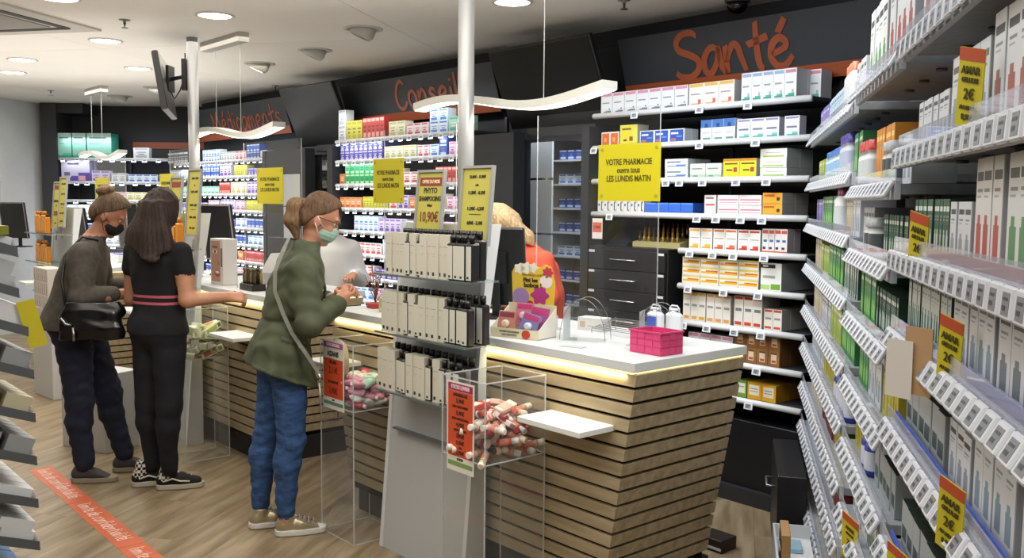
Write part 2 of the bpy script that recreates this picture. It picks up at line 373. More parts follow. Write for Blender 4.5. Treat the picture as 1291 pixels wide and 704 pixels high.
# wave pendant lamps
LEDM = mat('fff1d0', .4, emit=9); LAMPW = mat('d2d2cc', .45)
def wave_lamp(a0, a1, b_, z, label, canopy, wires, ph=0.0, amp=.035, power=9):
    t = thing('pendant_lamp', label, 'lamp', W(a0, b_, z), W.rz)
    L_ = a1 - a0; n = 40; bar = MB(); led = MB()
    def zz(u): return amp*math.sin(2*math.pi*u*1.0 + ph)
    prof = [(a0 - a0 + L_*i/n, zz(i/n)) for i in range(n+1)]
    for i in range(n):
        (x0, z0), (x1, z1) = prof[i], prof[i+1]
        for (y0, y1, dz0, dz1, mm, bb) in ((-.045, .045, 0, .035, LAMPW, bar), (-.034, .034, -.0035, -.0005, LEDM, led)):
            bb.add([(x0, y0, z0+dz0), (x1, y0, z1+dz0), (x1, y1, z1+dz0), (x0, y1, z0+dz0), (x0, y0, z0+dz1), (x1, y0, z1+dz1), (x1, y1, z1+dz1), (x0, y1, z0+dz1)],
                   [(0, 3, 2, 1), (4, 5, 6, 7), (0, 1, 5, 4), (2, 3, 7, 6)] + ([(3, 0, 4, 7)] if i == 0 else []) + ([(1, 2, 6, 5)] if i == n-1 else []), mm)
    bar.obj('lamp_body', t); led.obj('light_strip', t)
    for x in wires:
        m = MB(); m.tube([(x-a0, 0, zz((x-a0)/L_)+.03), (x-a0, 0, HC-z-.02)], .0022, mat('c9c9c4', .4), 5); m.obj('wire', t)
    m = MB(); m.box(canopy[0]-a0, canopy[1]-a0, -.04, .04, HC-z-.062, HC-z-.001, mat('b9b7b0', .5)); m.obj('canopy', t)
    l = area('pendant_light', W((a0+a1)/2, b_, z-.05), L_*.9, .07, power, WARM); l.rotation_euler = (0, 0, W.rz)
    return t
wave_lamp(-1.07, .27, -1.3, 2.05, 'wavy white pendant lamp hanging in front of the Santé and Conseil signs', (-.8, -.2), (-.63, -.13), ph=.4)
wave_lamp(-3.98, -2.64, -1.3, 2.05, 'wavy white pendant lamp hanging in front of the Médicaments sign', (-3.78, -3.14), (-3.6, -3.2), ph=.4)
wave_lamp(-7.75, -6.5, -1.0, 2.02, 'wavy white pendant lamp hanging in front of the green diaper packs', (-7.5, -7.0), (-7.42, -7.1), ph=.4)
# tilted screens above the openings
def tv(a0, a1, ztop, label, dark):
    t = thing('wall_screen', label, 'television', W((a0+a1)/2, -.06, ztop), W.rz)
    M = Matrix.Rotation(R(24), 4, 'X'); w = (a1-a0)/2
    m = MB(); m.bbox(-w, w, 0, .035, -.56, 0, mat('111216', .35), .004, M=M); m.obj('housing', t)
    m = MB(); m.box(-w+.012, w-.012, -.002, 0, -.545, -.012, mat(dark, .3, spec=.25), M=M); m.obj('screen', t)
    m = MB(); m.box(-.12, .12, .2, .5, -.30, -.2, BLACK); m.obj('bracket', t)
tv(-2.04, -1.08, 2.61, 'large dark screen tilted down over the opening beside the Santé shelves', '0b0c10')
tv(-5.08, -4.13, 2.60, 'dark grey screen tilted down between the Médicaments and Conseil signs', '25282d')  # greyer screen colour carries the dull reflection on this one
# pole mounted screen, seen edge on
t = thing('pole_screen', 'flat black screen seen edge on, mounted high on the far steel pole', 'television', W(-3.6, -1.47, 2.42))
m = MB(); M = Matrix.Translation((-.19, .0, -.03)) @ Matrix.Rotation(R(-9), 4, 'Y') @ Matrix.Rotation(R(14), 4, 'Z')
m.bbox(-.03, .012, -.3, .3, -.2, .2, mat('17181b', .4), .006, M=M); m.obj('housing', t)
m = MB(); m.box(-.0325, -.03, -.285, .285, -.185, .185, mat('0a0b0d', .15), M=M); m.obj('screen', t)
m = MB(); m.box(-.02, .0, -.06, .06, -.09, .09, BLACK, M=Matrix.Translation((-.15, 0, .02))); m.tube([(-.15, 0, .02), (-.09, .04, .04), (-.055, 0, .04)], .014, BLACK, 8); m.box(-.07, -.04, -.03, .03, -.06, .16, BLACK); m.obj('mount_arm', t)
m = MB(); m.tube([(-.16, -.02, -.06), (-.12, -.03, -.12), (-.08, -.03, -.06), (-.045, -.02, .05), (-.045, -.02, .2)], .005, BLACK, 6); m.obj('cable', t)
# ceiling fittings
def cp_(x, y): return gp_h(x, y, HC)
def gp_h(x, y, h):
    dcam = cam.matrix_world.to_3x3() @ Vector(((x-645.5)/FP, (352-y)/FP, -1)); k = (h - 1.6)/dcam.z
    return Vector((dcam.x*k, dcam.y*k, h))
DLE = mat('fff4e2', .4, emit=14)
spots = [(271, 19, 'round lit downlight left of the wavy lamp box, nearest the long pole'), (133, 51, 'round lit downlight between the vent and the pole screen'),
         (28, 75, 'round lit downlight of the left pair, the upper one'), (16, 91, 'round lit downlight of the left pair, the lower one'),
         (174, 86, 'round lit downlight just left of the pole screen'), (646, 2, 'round lit downlight at the top edge above the big screen'), (74, -3, 'round lit downlight at the top edge beside the air vent')]
for (x, y, lb) in spots:
    p = cp_(x, y); r = .1
    t = thing('downlight', lb, 'ceiling light', p, 0, None)
    m = MB(); m.lathe([(r+.018, -.001), (r+.018, -.006), (r, -.008), (r, -.001)], mat('cfcdc8', .5), 28, capb=False, capt=False); m.obj('trim_ring', t)
    m = MB(); m.lathe([(r, -.005), (.001, -.004)], DLE, 28, capt=False, capb=True); m.obj('diffuser', t)
    l = bpy.data.lights.new('downlight_lamp', 'SPOT'); l.energy = 22; l.spot_size = R(130); l.spot_blend = .8; l.shadow_soft_size = .09; l.color = WARM
    o = ob('downlight_lamp', l, None, p - Vector((0, 0, .03)))
for (x, y, lit, lb) in [(458, 36, 0, 'white swivel spotlight in the ceiling, the largest right of the lamp box'), (397, 63, 0, 'white swivel spotlight in the middle of the ceiling row'),
                        (327, 80, 1, 'lit swivel spotlight closest to the lamp box'), (197, 110, 0, 'small white swivel spotlight left of the far pole'), (151, 121, 0, 'smallest white swivel spotlight above the green packs')]:
    p = cp_(x, y); t = thing('swivel_spotlight', lb, 'ceiling light', p, 0, 'swivel spotlights sunk in the ceiling')
    m = MB(); m.lathe([(.13, 0), (.13, -.006), (.1, -.008), (.1, 0)], mat('c6c3bb', .5), 24, capb=False, capt=False); m.obj('trim_ring', t)
    M = Matrix.Rotation(R(25), 4, 'Y'); m = MB(); m.lathe([(.085, .03), (.085, -.035), (.07, -.06), (.055, -.06)], mat('bdbbb4', .5), 20, M=M); m.obj('lamp_head', t)
    m = MB(); m.lathe([(.055, -.0605), (.001, -.061)], DLE if lit else mat('8c8a86', .3), 20, M=M); m.obj('lens', t)
    if lit:
        l = bpy.data.lights.new('spotlight_lamp', 'SPOT'); l.energy = 15; l.spot_size = R(100); l.spot_blend = .6; l.shadow_soft_size = .05; l.color = WARM
        ob('spotlight_lamp', l, None, p - Vector((0, 0, .08)))
for (x, y, lb) in [(157, 25, 'small fire sprinkler in the ceiling near the top left downlights'), (64, 114, 'small fire sprinkler beside the far lamp box'), (347, 108, 'small fire sprinkler above the Médicaments sign'), (787, 0, 'small fire sprinkler at the top edge above the big screen')]:
    p = cp_(x, y); t = thing('fire_sprinkler', lb, 'sprinkler', p)
    m = MB(); m.lathe([(.035, 0), (.035, -.004), (.01, -.006), (.01, -.02)], mat('8b8883', .4, .5), 14); m.obj('cover_plate', t)
    m = MB(); m.lathe([(.008, -.02), (.006, -.045), (.022, -.048), (.022, -.052)], mat('5b5955', .4, .6), 12); m.obj('nozzle', t)
p = cp_(930, -2); t = thing('dome_camera', 'black dome security camera on the ceiling above the Santé sign', 'security camera', p)
m = MB(); m.lathe([(.07, 0), (.07, -.02), (.06, -.025)], mat('3b3b3d', .4), 20); m.obj('base', t)
m = MB(); m.lathe([(.058, -.025), (.055, -.05), (.04, -.07), (.02, -.08), (.001, -.083)], mat('08080a', .1), 20); m.obj('dome', t)
p = cp_(-8, 24); t = thing('air_vent', 'white square ceiling air conditioning cassette with dark slots', 'vent', p, ga)
m = MB(); m.box(-.45, .45, -.45, .45, -.014, -.001, mat('c2beb6', .6)); m.obj('panel', t)
m = MB(); m.box(-.23, .23, -.23, .23, -.02, -.0145, mat('8e8a84', .7)); m.obj('grille', t)
for k in range(4):
    M = Matrix.Rotation(R(90*k), 4, 'Z'); m = MB(); m.box(-.3, .3, .27, .33, -.018, -.0145, mat('2a2826', .7), M=M); m.obj('slot', t)
# ------------------------------------------------------------------ sales counters clad in wooden slats
SLAT = noisy('oak_slat', '9d8c6d', 'b5a486', (3, 30, 30), .5, 5, .06, rand=.04)
CTOP = noisy('white_counter_top', 'ccd0d2', 'd6d9da', (4, 4, 4), .35); LEDY = mat('fff0b8', .4, emit=1.3)
NS = 15; DZ = .056
def counter(off, label, s_hi=.80, s_lo=-1.308):
    d0, d1 = -1.712, -1.05
    t = thing('sales_counter', label, 'counter', W(0 + off, 0, 0), W.rz, 'slatted sales counters in a line')
    ins = lambda z: .19*(1.0 - z)
    m = MB(); m.bbox(s_lo, s_hi, d0, d1, 1.005, 1.04, CTOP, .002); m.obj('worktop', t)
    m = MB(); m.box(s_lo+.16, s_hi-.16, d0+.08, d1, 0, .14, mat('1f1f22', .6)); m.obj('plinth', t)
    # dark carcass behind the slats
    q = lambda z, e: [(s_lo+ins(z)+e, d0+.03+e*.4, z), (s_hi-ins(z)-e, d0+.03+e*.4, z), (s_hi-ins(z)-e, d1-.01, z), (s_lo+ins(z)+e, d1-.01, z)]
    m = MB(); m.add(q(.13, .024) + q(1.0, .024), [(0, 3, 2, 1), (4, 5, 6, 7), (0, 1, 5, 4), (1, 2, 6, 5), (2, 3, 7, 6), (3, 0, 4, 7)], mat('17120e', .8)); m.obj('carcass', t)
    m = MB(); m.box(s_lo+.02, s_hi-.02, d0+.008, d0+.026, .9965, 1.0045, LEDY); m.box(s_hi-.03, s_hi-.012, d0+.03, d1-.01, .9965, 1.0045, LEDY); m.obj('light_strip', t)
    l = area('counter_strip_light', W(off + (s_lo+s_hi)/2, d0+.006, .99), s_hi-s_lo-.1, .012, 3.2, (1, .88, .5)); l.rotation_euler = (R(28), 0, W.rz)
    for k in range(NS):
        z1 = .995 - k*DZ; z0 = z1 - DZ + .0125; f0, f1 = ins(z0), ins(z1)
        y = lambda z: d0 + .012 + .02*(1-z)
        def slab(P0, P1, name):
            b = MB(); b.add(P0 + P1, [(0, 3, 2, 1), (4, 5, 6, 7), (0, 1, 5, 4), (1, 2, 6, 5), (2, 3, 7, 6), (3, 0, 4, 7)], SLAT); b.obj(name, t)
        g = lambda z, f: [(s_lo+f, y(z), z), (s_hi-f, y(z), z), (s_hi-f-.018, y(z)+.018, z), (s_lo+f+.018, y(z)+.018, z)]
        slab(g(z0, f0), g(z1, f1), 'slat')
        g = lambda z, f: [(s_hi-f, y(z), z), (s_hi-f, d1-.012, z), (s_hi-f-.018, d1-.012, z), (s_hi-f-.018, y(z)+.018, z)]
        slab(g(z0, f0), g(z1, f1), 'slat')
        if off > -.1:
            g = lambda z, f: [(s_lo+f, d1-.012, z), (s_lo+f, y(z), z), (s_lo+f+.018, y(z)+.018, z), (s_lo+f+.018, d1-.012, z)]
            slab(g(z0, f0), g(z1, f1), 'slat')
    # bag shelf fixed on the front
    for (a, b_) in (((.36, .69), .775), ((-1.27, -1.02), .775)):
        m = MB(); m.bbox(a[0], a[1], -1.87, d0+.03, b_, b_+.022, WHITE, .002); m.obj('bag_shelf', t)
    return t
MOD = -2.914
counter(0, 'nearest wooden slatted counter with white top, pink basket standing on it')
counter(MOD + .1, 'wooden slatted counter behind the woman in the green jacket')
counter(2*MOD + .2, 'far wooden slatted counter behind the woman in the grey top')
# ------------------------------------------------------------------ white sloping display stands
PANEL = mat('b9bcbf', .4); PSIDE = mat('d8dbde', .4)
def stand(off, label, full=True):
    t = thing('display_stand', label, 'display stand', W(off, 0, 0), W.rz)
    m = MB(); m.prismx([(-1.83, 0), (-1.725, 0), (-1.722, 1.05), (-1.66, 1.5), (-1.70, 1.5)], -.615, -.03, PANEL); m.obj('panel', t)
    for a in (-.64, -.029):
        m = MB(); m.prismx([(-1.836, 0), (-1.722, 0), (-1.720, 1.05), (-1.645, 1.505), (-1.71, 1.505)], a, a+.024, PSIDE); m.obj('side_panel', t)
    m = MB(); m.prismx([(-1.8115, .565), (-1.7895, .565), (-1.7885, .573), (-1.8105, .573)], -.56, -.12, mat('5d6367', .5), M=Matrix.Translation((0, -.004, 0))); m.obj('slot_strip', t)
    if full:
        for z in (.775, 1.03, 1.285):
            m = MB(); m.bbox(-.52, .12, -1.935, -1.76, z-.008, z, GLS, .001); g = m.obj('glass_shelf', t)
            m = MB(); m.box(-.52, .12, -1.9365, -1.935, z-.008, z, mat('5b6a68', .3)); m.obj('shelf_edge', g)
    return t
stand(0, 'white sloping display stand holding three glass shelves of shampoo cartons')
stand(MOD, 'white sloping display stand behind the woman in the black tee')
stand(2*MOD + .22, 'white sloping display stand left of the woman in the grey top')
# shampoo cartons: white boxes, black capped bottles
CRM = 'd3d0c2'
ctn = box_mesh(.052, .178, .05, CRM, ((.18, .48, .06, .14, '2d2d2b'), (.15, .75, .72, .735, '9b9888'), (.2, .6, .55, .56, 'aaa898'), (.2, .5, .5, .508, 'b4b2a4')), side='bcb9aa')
def bottle_mesh(w, h, body, label, cap):
    b = MB(); m1, m2, m3 = mat(body, .25), mat(label, .4), mat(cap, .3)
    b.bbox(-w/2, w/2, 0, .038, 0, h*.84, m1, .006); b.box(-w*.36, w*.36, -.0008, 0, h*.04, h*.78, m2)
    b.box(-w*.2, w*.06, -.0012, -.0008, h*.07, h*.12, mat('242422', .5))
    b.lathe([(.011, h*.84), (.011, h*.87), (.0125, h*.87), (.0125, h*1.02)], m3, 12, c=(0, .019, 0)); return b.mesh('bottle')
def capped(h=.2):
    b = MB(); b.lathe([(.017, 0), (.0175, .03), (.016, .032)], mat('141416', .35), 12); return b.mesh('cap')
btl = bottle_mesh(.048, .178, '1d1d22', 'd5d3c8', '121215'); capm = capped()
NTH = 'first second third fourth fifth sixth seventh eighth ninth tenth eleventh twelfth thirteenth fourteenth fifteenth sixteenth seventeenth eighteenth nineteenth twentieth'.split()
rows = [(1.285, 'top', 'CCCCBCBCCCCCB|BB|B'), (1.03, 'middle', 'CCCCBCBCCCC|BBB|B'), (.775, 'bottom', 'CCCBBCCCBC|BB|B')]
for z, nm, pat in rows:
    pat = pat.replace('|', ''); n = len(pat); x0, x1 = {'top': (-.43, .12), 'middle': (-.47, .10), 'bottom': (-.50, .04)}[nm]
    for k, ch in enumerate(pat):
        x = x0 + (x1-x0)*k/(n-1)
        o = ob('shampoo_carton' if ch == 'C' else 'shampoo_bottle', ctn if ch == 'C' else btl, None, W(x, -1.925 + rnd.uniform(0, .012), z), W.rz + rnd.uniform(-.05, .05))
        if ch == 'C':
            tag(o, f'cream shampoo carton, {NTH[k]} item from left on the {nm} glass shelf, near stand', 'box', f'cream cartons on the {nm} glass shelf')
        else: tag(o, f'dark white labelled bottle, {NTH[k]} item from left on the {nm} glass shelf, near stand', 'bottle', f'dark bottles on the {nm} glass shelf')
    for k in range(n):
        x = x0 + (x1-x0)*(k+.3)/(n-1) - .01
        if x > .11: continue
        o = ob('shampoo_bottle', btl, None, W(x, -1.855 + rnd.uniform(0, .01), z+.0), W.rz); o.scale.z = 1.08
        tag(o, f'black capped bottle, {NTH[k]} from left in the rear row, {nm} glass shelf, near stand', 'bottle', f'rear bottles on the {nm} glass shelf')
# orange bottles on the other two stands
orb = bottle_mesh(.05, .19, 'd98a22', 'dd9430', 'c9761a'); obx = bottle_mesh(.045, .17, 'd07818', 'e0a850', '3a2a1a')
for off, who in ((MOD, 'black tee'), (2*MOD, 'grey top')):
    for z, nm in ((1.285, 'top'), (1.03, 'lower')):
        t = ob('glass_ledge', None, None, W(off, 0, 0), W.rz); tag(t, f'{nm} glass ledge of the white stand beside the woman in the {who}', 'shelf')
        m = MB(); m.bbox(-.52, .12, -1.935, -1.76, z-.008, z, GLS, .001); m.obj('glass_pane', t)
        m = MB(); m.box(-.52, .12, -1.9365, -1.935, z-.008, z, mat('5b6a68', .3)); m.obj('shelf_edge', t)
        for k in range(6 if off < -4 else 4):
            o = ob('orange_bottle', orb if (k+1) % 3 else obx, None, W(off + (-.28 if off < -4 else -.12) + k*.062, -1.90, z), W.rz)
            tag(o, f'orange bottle, {NTH[k]} from left on the {nm} ledge beside the {who} woman', 'bottle', f'orange bottles on the {nm} ledge by the {who} woman')
# ------------------------------------------------------------------ framed price posters on the stands
YEL = 'bdb652'
def frame_poster(px, py, w, h, d, a, label, paper, head, rows_, tilt=6, headc='8e3a2c'):
    p = W(a, d, px); t = thing('poster_frame', label, 'poster', p, W.rz)
    M = Matrix.Rotation(R(-tilt), 4, 'X')
    m = MB(); f = .011
    for (x0, x1, z0, z1) in ((-w/2, w/2, 0, f), (-w/2, w/2, h-f, h), (-w/2, -w/2+f, f, h-f), (w/2-f, w/2, f, h-f)): m.box(x0, x1, -.004, .012, z0, z1, mat('a9abab', .35, .3), M=M)
    m.obj('frame', t)
    m = MB(); m.box(-w/2+f, w/2-f, .004, .008, f, h-f, mat(paper, .6), M=M)
    if head: m.box(-w/2+f+.008, w/2-f-.008, .0032, .004, h-f-.06, h-f-.022, mat(headc, .6), M=M)
    m.obj('sheet', t)
    for (txt, z, sz, cc, sx) in rows_:
        o = text(txt, sz, mat(cc, .6), 'lettering', t, M @ Vector((0, .0028, z*h)), (R(90)-R(tilt), 0, 0), sx=sx, bold=.0007)
    m = MB(); m.tube([(0, .02, -.02), (0, .02, -.10)], .006, mat('88898a', .4), 6, M=M); m.obj('stem', t)
    return t
DK = '2a2a22'
ph = [('OFFRE DU MOIS', .83, .021, 'e8d9b0', .85), ('PHYTO', .70, .034, DK, .9), ('SHAMPOOING', .585, .029, DK, .85), ('400ml', .49, .014, DK, 1), ('10,90€', .32, .062, '7a3326', .8), ('■ ■ ■', .12, .014, DK, 1)]
rnds = [('12,90€ - 15,90€', .86, .016, DK, 1), ('soin', .76, .012, DK, 1), ('11,50€ - 8,15€', .66, .018, DK, 1), ('11,90€ - 6,35€', .46, .018, DK, 1), ('_________', .41, .016, DK, 1), ('4,00€ - 3,15€', .28, .018, DK, 1), ('2,90€ - 1,90€', .12, .014, DK, 1)]
frame_poster(1.43, 0, .20, .305, -1.76, -.375, 'grey framed yellow poster reading PHYTO SHAMPOOING 10,90€ above the near stand', YEL, 1, ph, 5)
frame_poster(1.42, 0, .205, .325, -1.78, -.03, 'grey framed yellow price list poster right of the shampooing poster', YEL, 0, rnds, 5)
frame_poster(1.36, 0, .20, .385, -1.76, MOD-.36, 'grey framed price poster half hidden by the long brown hair', YEL, 1, ph[2:], 5)
frame_poster(1.36, 0, .205, .43, -1.78, MOD-.01, 'narrow framed yellow price list right of the long haired woman', YEL, 0, rnds, 5)
frame_poster(1.32, 0, .20, .42, -1.76, 2*MOD-.22, 'pale framed yellow poster, left one of the pair above the orange bottles', YEL, 1, ph[2:], 5)
frame_poster(1.34, 0, .205, .44, -1.78, 2*MOD+.04, 'pale framed yellow poster, right one of the pair above the orange bottles', YEL, 0, rnds, 5)
frame_poster(1.26, 0, .2, .5, -1.76, 3*MOD+.35, 'pale framed yellow poster, left one of the pair before the white wall', YEL, 0, rnds, 5)
frame_poster(1.26, 0, .2, .51, -1.78, 3*MOD+.55, 'pale framed pinkish poster, right one of the pair before the white wall', 'c9a99a', 0, rnds, 5)
# ------------------------------------------------------------------ acrylic bins on tall clear legs
def acrylic_bin(a0, a1, b0, b1, label, zb=.63, zt=.935):
    t = thing('acrylic_bin', label, 'display bin', W(a0, b0, 0), W.rz); w, d = a1-a0, b1-b0; e = .004
    m = MB()
    for (x0, x1, y0, y1, z0, z1) in ((0, w, 0, e, 0, zt), (0, e, e, d-e, 0, zt), (w-e, w, e, d-e, 0, zt), (0, w, d-e, d, 0, zt), (e, w-e, e, d-e, zb-.006, zb)): m.box(x0, x1, y0, y1, z0, z1, ACR)
    m.obj('clear_walls', t)
    m = MB(); q = .0022
    for (x, y) in ((0, 0), (w, 0), (0, d), (w, d)): m.box(x-q, x+q, y-q, y+q, 0, zt, ACE)
    for z in (0.003, zb, zt):
        m.box(0, w, -q, q, z-q, z+q, ACE); m.box(0, w, d-q, d+q, z-q, z+q, ACE); m.box(-q, q, 0, d, z-q, z+q, ACE); m.box(w-q, w+q, 0, d, z-q, z+q, ACE)
    m.obj('polished_edges', t); return t
B1 = (-.995, -.70, -1.935, -1.665); B2 = (.095, .355, -2.02, -1.722); B3 = (-2.74, -2.52, -2.0, -1.722)
acrylic_bin(*B1, 'clear acrylic bin of pink and green pouches left of the shampoo stand')
acrylic_bin(*B2, 'clear acrylic bin of lip balm sticks in front of the nearest counter')
acrylic_bin(*B3, 'clear acrylic bin of green and white cartons beside the black tee woman')
def sheet_poster(a0, w, z0, h, b, label, rows_, heads, greens=True, body='d2502a', split=None):
    t = thing('price_poster', label, 'poster', W(a0, b, z0), W.rz)
    m = MB(); m.box(0, w, -.002, 0, 0, h, mat('e6e4dc', .5)); m.obj('sheet', t)
    m = MB(); m.box(.008, w-.008, -.0028, -.002, h*.90, h*.98, mat(heads, .5)); m.obj('heading_band', t)
    m = MB(); m.box(.008, w-.008, -.0028, -.002, h*.17, (h*.74 if split else h*.895), mat(body, .5)); m.obj('orange_field', t)
    if greens: m = MB(); m.box(.008, w-.008, -.0028, -.002, h*.06, h*.11, mat('7fa05a' if not split else '5f8a7a', .5)); m.obj('green_band', t)
    for (txt, z, sz, cc, sx) in rows_: text(txt, sz, mat(cc, .5), 'lettering', t, (w/2, -.0032, z*h), (R(90), 0, 0), sx=sx, bold=.0006)
    return t
sheet_poster(B2[0]+.035, .165, .575, .345, B2[2]-.0025, 'orange STICKS LEVRES price poster on the front of the lip balm bin', [('STICKS LEVRES', .94, .02, 'f3dfe6', .85), ('AVENE/NUXE', .855, .016, DK, .9), ('5,90€', .79, .021, DK, 1), ('AVEC 2EME OFFERT', .725, .011, DK, 1), ('5,90€', .655, .021, DK, 1), ('STICK PROTECTEUR', .59, .011, DK, 1), ('4,95€', .525, .021, DK, 1), ('BAUME AU MIEL', .465, .011, DK, 1), ('7,95€', .40, .021, DK, 1), ('3,95€', .325, .021, DK, 1), ('LOT', .27, .011, DK, 1), ('3,95€', .215, .021, DK, 1), ('■ ■ ■', .14, .011, DK, 1)], 'a22a5c')
sheet_poster(B1[0]+.03, .19, .615, .325, B1[2]-.0025, 'OFFRE SPECIALE ASSANIS orange and white price poster on the pouch bin', [('OFFRE SPECIALE', .94, .019, 'f3dfe6', .88), ('ASSANIS', .81, .034, DK, .8), ('GEL 80ML', .69, .017, DK, .9), ('2,11€', .57, .042, '6a2018', .8), ('25 LINGETTES', .40, .016, DK, .9), ('3,90€', .27, .042, '6a2018', .8), ('■■■', .135, .008, DK, 1)], 'b0569a', split=1)
# bin contents
def stick_mesh(body, cap, lab):
    b = MB(); b.lathe([(.010, 0), (.010, .045)], mat(body, .35), 10); b.lathe([(.0098, .046), (.0098, .068), (.008, .07)], mat(cap, .35), 10)
    b.lathe([(.0103, .008), (.0103, .036)], mat(lab, .35), 10, capb=False, capt=False); return b.mesh('stick')
def pack_mesh(c, l):
    b = MB(); b.bbox(-.022, .022, -.010, .010, -.045, .045, mat(c, .4), .003); b.box(-.018, .018, -.0112, -.010, -.03, .02, mat(l, .4)); b.box(-.018, .018, .010, .0112, -.03, .02, mat(l, .4)); return b.mesh('pack')
sticks = [stick_mesh('d9b8a8', 'e8ddd6', 'c87868'), stick_mesh('e0d8d0', 'c0483c', 'b03a30'), stick_mesh('c8503c', 'e4e0dc', 'd88068'), stick_mesh('e0c0a0', 'e8d8c0', 'd09068'), stick_mesh('e4e2e0', '202024', '33333a'), stick_mesh('a82838', '8c2030', 'e0d0d0')]
snames = ['pale peach', 'white and red', 'coral red', 'beige', 'white and black', 'dark red']
packs = [pack_mesh('d8d4ce', 'b84038'), pack_mesh('c03a34', 'e6e0da'), pack_mesh('e2c2ae', 'd89078')]
def rot_rand(o, flat=.5):
    o.rotation_euler = (R(90) + rnd.uniform(-flat, flat), rnd.uniform(-flat, flat), rnd.uniform(0, 6.28))
k = 0
for lz in range(5):
    for i in range(6):
        for j in range(5):
            if rnd.random() < .04 + .06*lz: continue
            a = B2[0] + .055 + i*.030 + rnd.uniform(-.006, .006); b_ = B2[2] + .055 + j*.046 + rnd.uniform(-.008, .008); z = .655 + lz*.032
            if lz == 4 and abs(i-2.5) > 2: continue
            q = rnd.choice([0, 0, 3, 3, 2, 1, 4, 5, 0])
            o = ob('lip_balm_stick', sticks[q], None, W(a, b_, z)); rot_rand(o, .35); o.scale = (1.35, 1.35, 1.2)
            tag(o, f'{snames[q]} lip balm stick lying in the clear bin by the nearest counter', 'lip balm', f'{snames[q]} lip balms in the bin')
for i in range(16):
    q = rnd.randrange(3); o = ob('lip_balm_pack', packs[q], None, W(B2[0] + rnd.uniform(.06, .20), B2[2] + rnd.uniform(.055, .24), .81 - .02*(i % 3)*2)); rot_rand(o, .5)
    tag(o, f'{["white and red", "red", "peach"][q]} lip balm pack in the clear bin by the nearest counter', 'lip balm', f'{["white and red", "red", "peach"][q]} lip balm packs in the bin')
def pouch_mesh(c, c2):
    b = MB(); n = 10; prof = []
    for (z, w, d) in ((-.04, .018, .004), (-.034, .026, .012), (0, .03, .018), (.03, .026, .013), (.038, .02, .004)): prof.append((z, w, d))
    vs = []; fs = []
    for (z, w, d) in prof:
        for k in range(n): t_ = 2*math.pi*k/n; vs.append((w*math.cos(t_), d*math.sin(t_), z))
    for i in range(len(prof)-1):
        for k in range(n): fs.append((i*n+k, i*n+(k+1) % n, (i+1)*n+(k+1) % n, (i+1)*n+k))
    fs += [tuple(range(n-1, -1, -1)), tuple(4*n+k for k in range(n))]
    b.add(vs, fs, mat(c, .15), True); b.lathe([(.009, .038), (.009, .052)], mat(c2, .3), 8); return b.mesh('pouch')
pouches = [pouch_mesh('d890a8', 'e8d8dc'), pouch_mesh('d8dcd8', 'c0c8c4'), pouch_mesh('a8ccb8', 'e0e8e4'), pouch_mesh('c85070', 'e4c8d0')]; pn = ['pale pink', 'clear white', 'pale green', 'deep pink']
for lz in range(4):
    for i in range(5):
        for j in range(4):
            if rnd.random() < .1 + .12*lz: continue
            q = rnd.choice([0, 0, 1, 1, 2, 3]); o = ob('gel_pouch', pouches[q], None, W(B1[0] + .045 + i*.052 + rnd.uniform(-.008, .008), B1[2] + .045 + j*.06, .655 + lz*.031)); rot_rand(o, .45)
            tag(o, f'{pn[q]} little gel bottle lying in the clear bin left of the shampoo stand', 'gel bottle', f'{pn[q]} gel bottles in the bin')
def carton(c, a, b2):
    b = MB(); b.bbox(-.075, .075, -.024, .024, -.02, .02, mat(c, .45), .0015)
    for s_ in (-1, 1):
        b.box(-.06, .03, s_*.0248 - .0006, s_*.0248 + .0006, -.012, .012, mat(a, .45)); b.box(.04, .065, s_*.0248 - .0006, s_*.0248 + .0006, -.012, .012, mat(b2, .45))
        b.box(-.06, .05, -.015, .015, s_*.0206-.0006, s_*.0206+.0006, mat(a, .45))
    return b.mesh('carton')
cts = [carton('dcdccc', '9fb257', '4a6b3a'), carton('b9c68a', 'e8e8dc', '6d8a3c'), carton('e4e2da', 'b8643c', '7a8a4c'), carton('e2e4e0', 'c8d0a8', '8a4a6a')]; cn = ['white and lime', 'pale green', 'white and rust', 'white and pale lime']
for lz in range(4):
    for i in range(3):
        for j in range(4):
            if rnd.random() < .08*lz: continue
            q = rnd.randrange(4); o = ob('toothpaste_carton', cts[q], None, W(B3[0] + .09 + i*.03, B3[2] + .08 + j*.04, .655 + lz*.048))
            o.rotation_euler = (rnd.uniform(-.4, .4), rnd.uniform(-.45, .45), rnd.uniform(-.6, .6) + 1.2)
            tag(o, f'{cn[q]} carton lying in the clear bin by the black tee woman', 'box', f'{cn[q]} cartons in the bin')
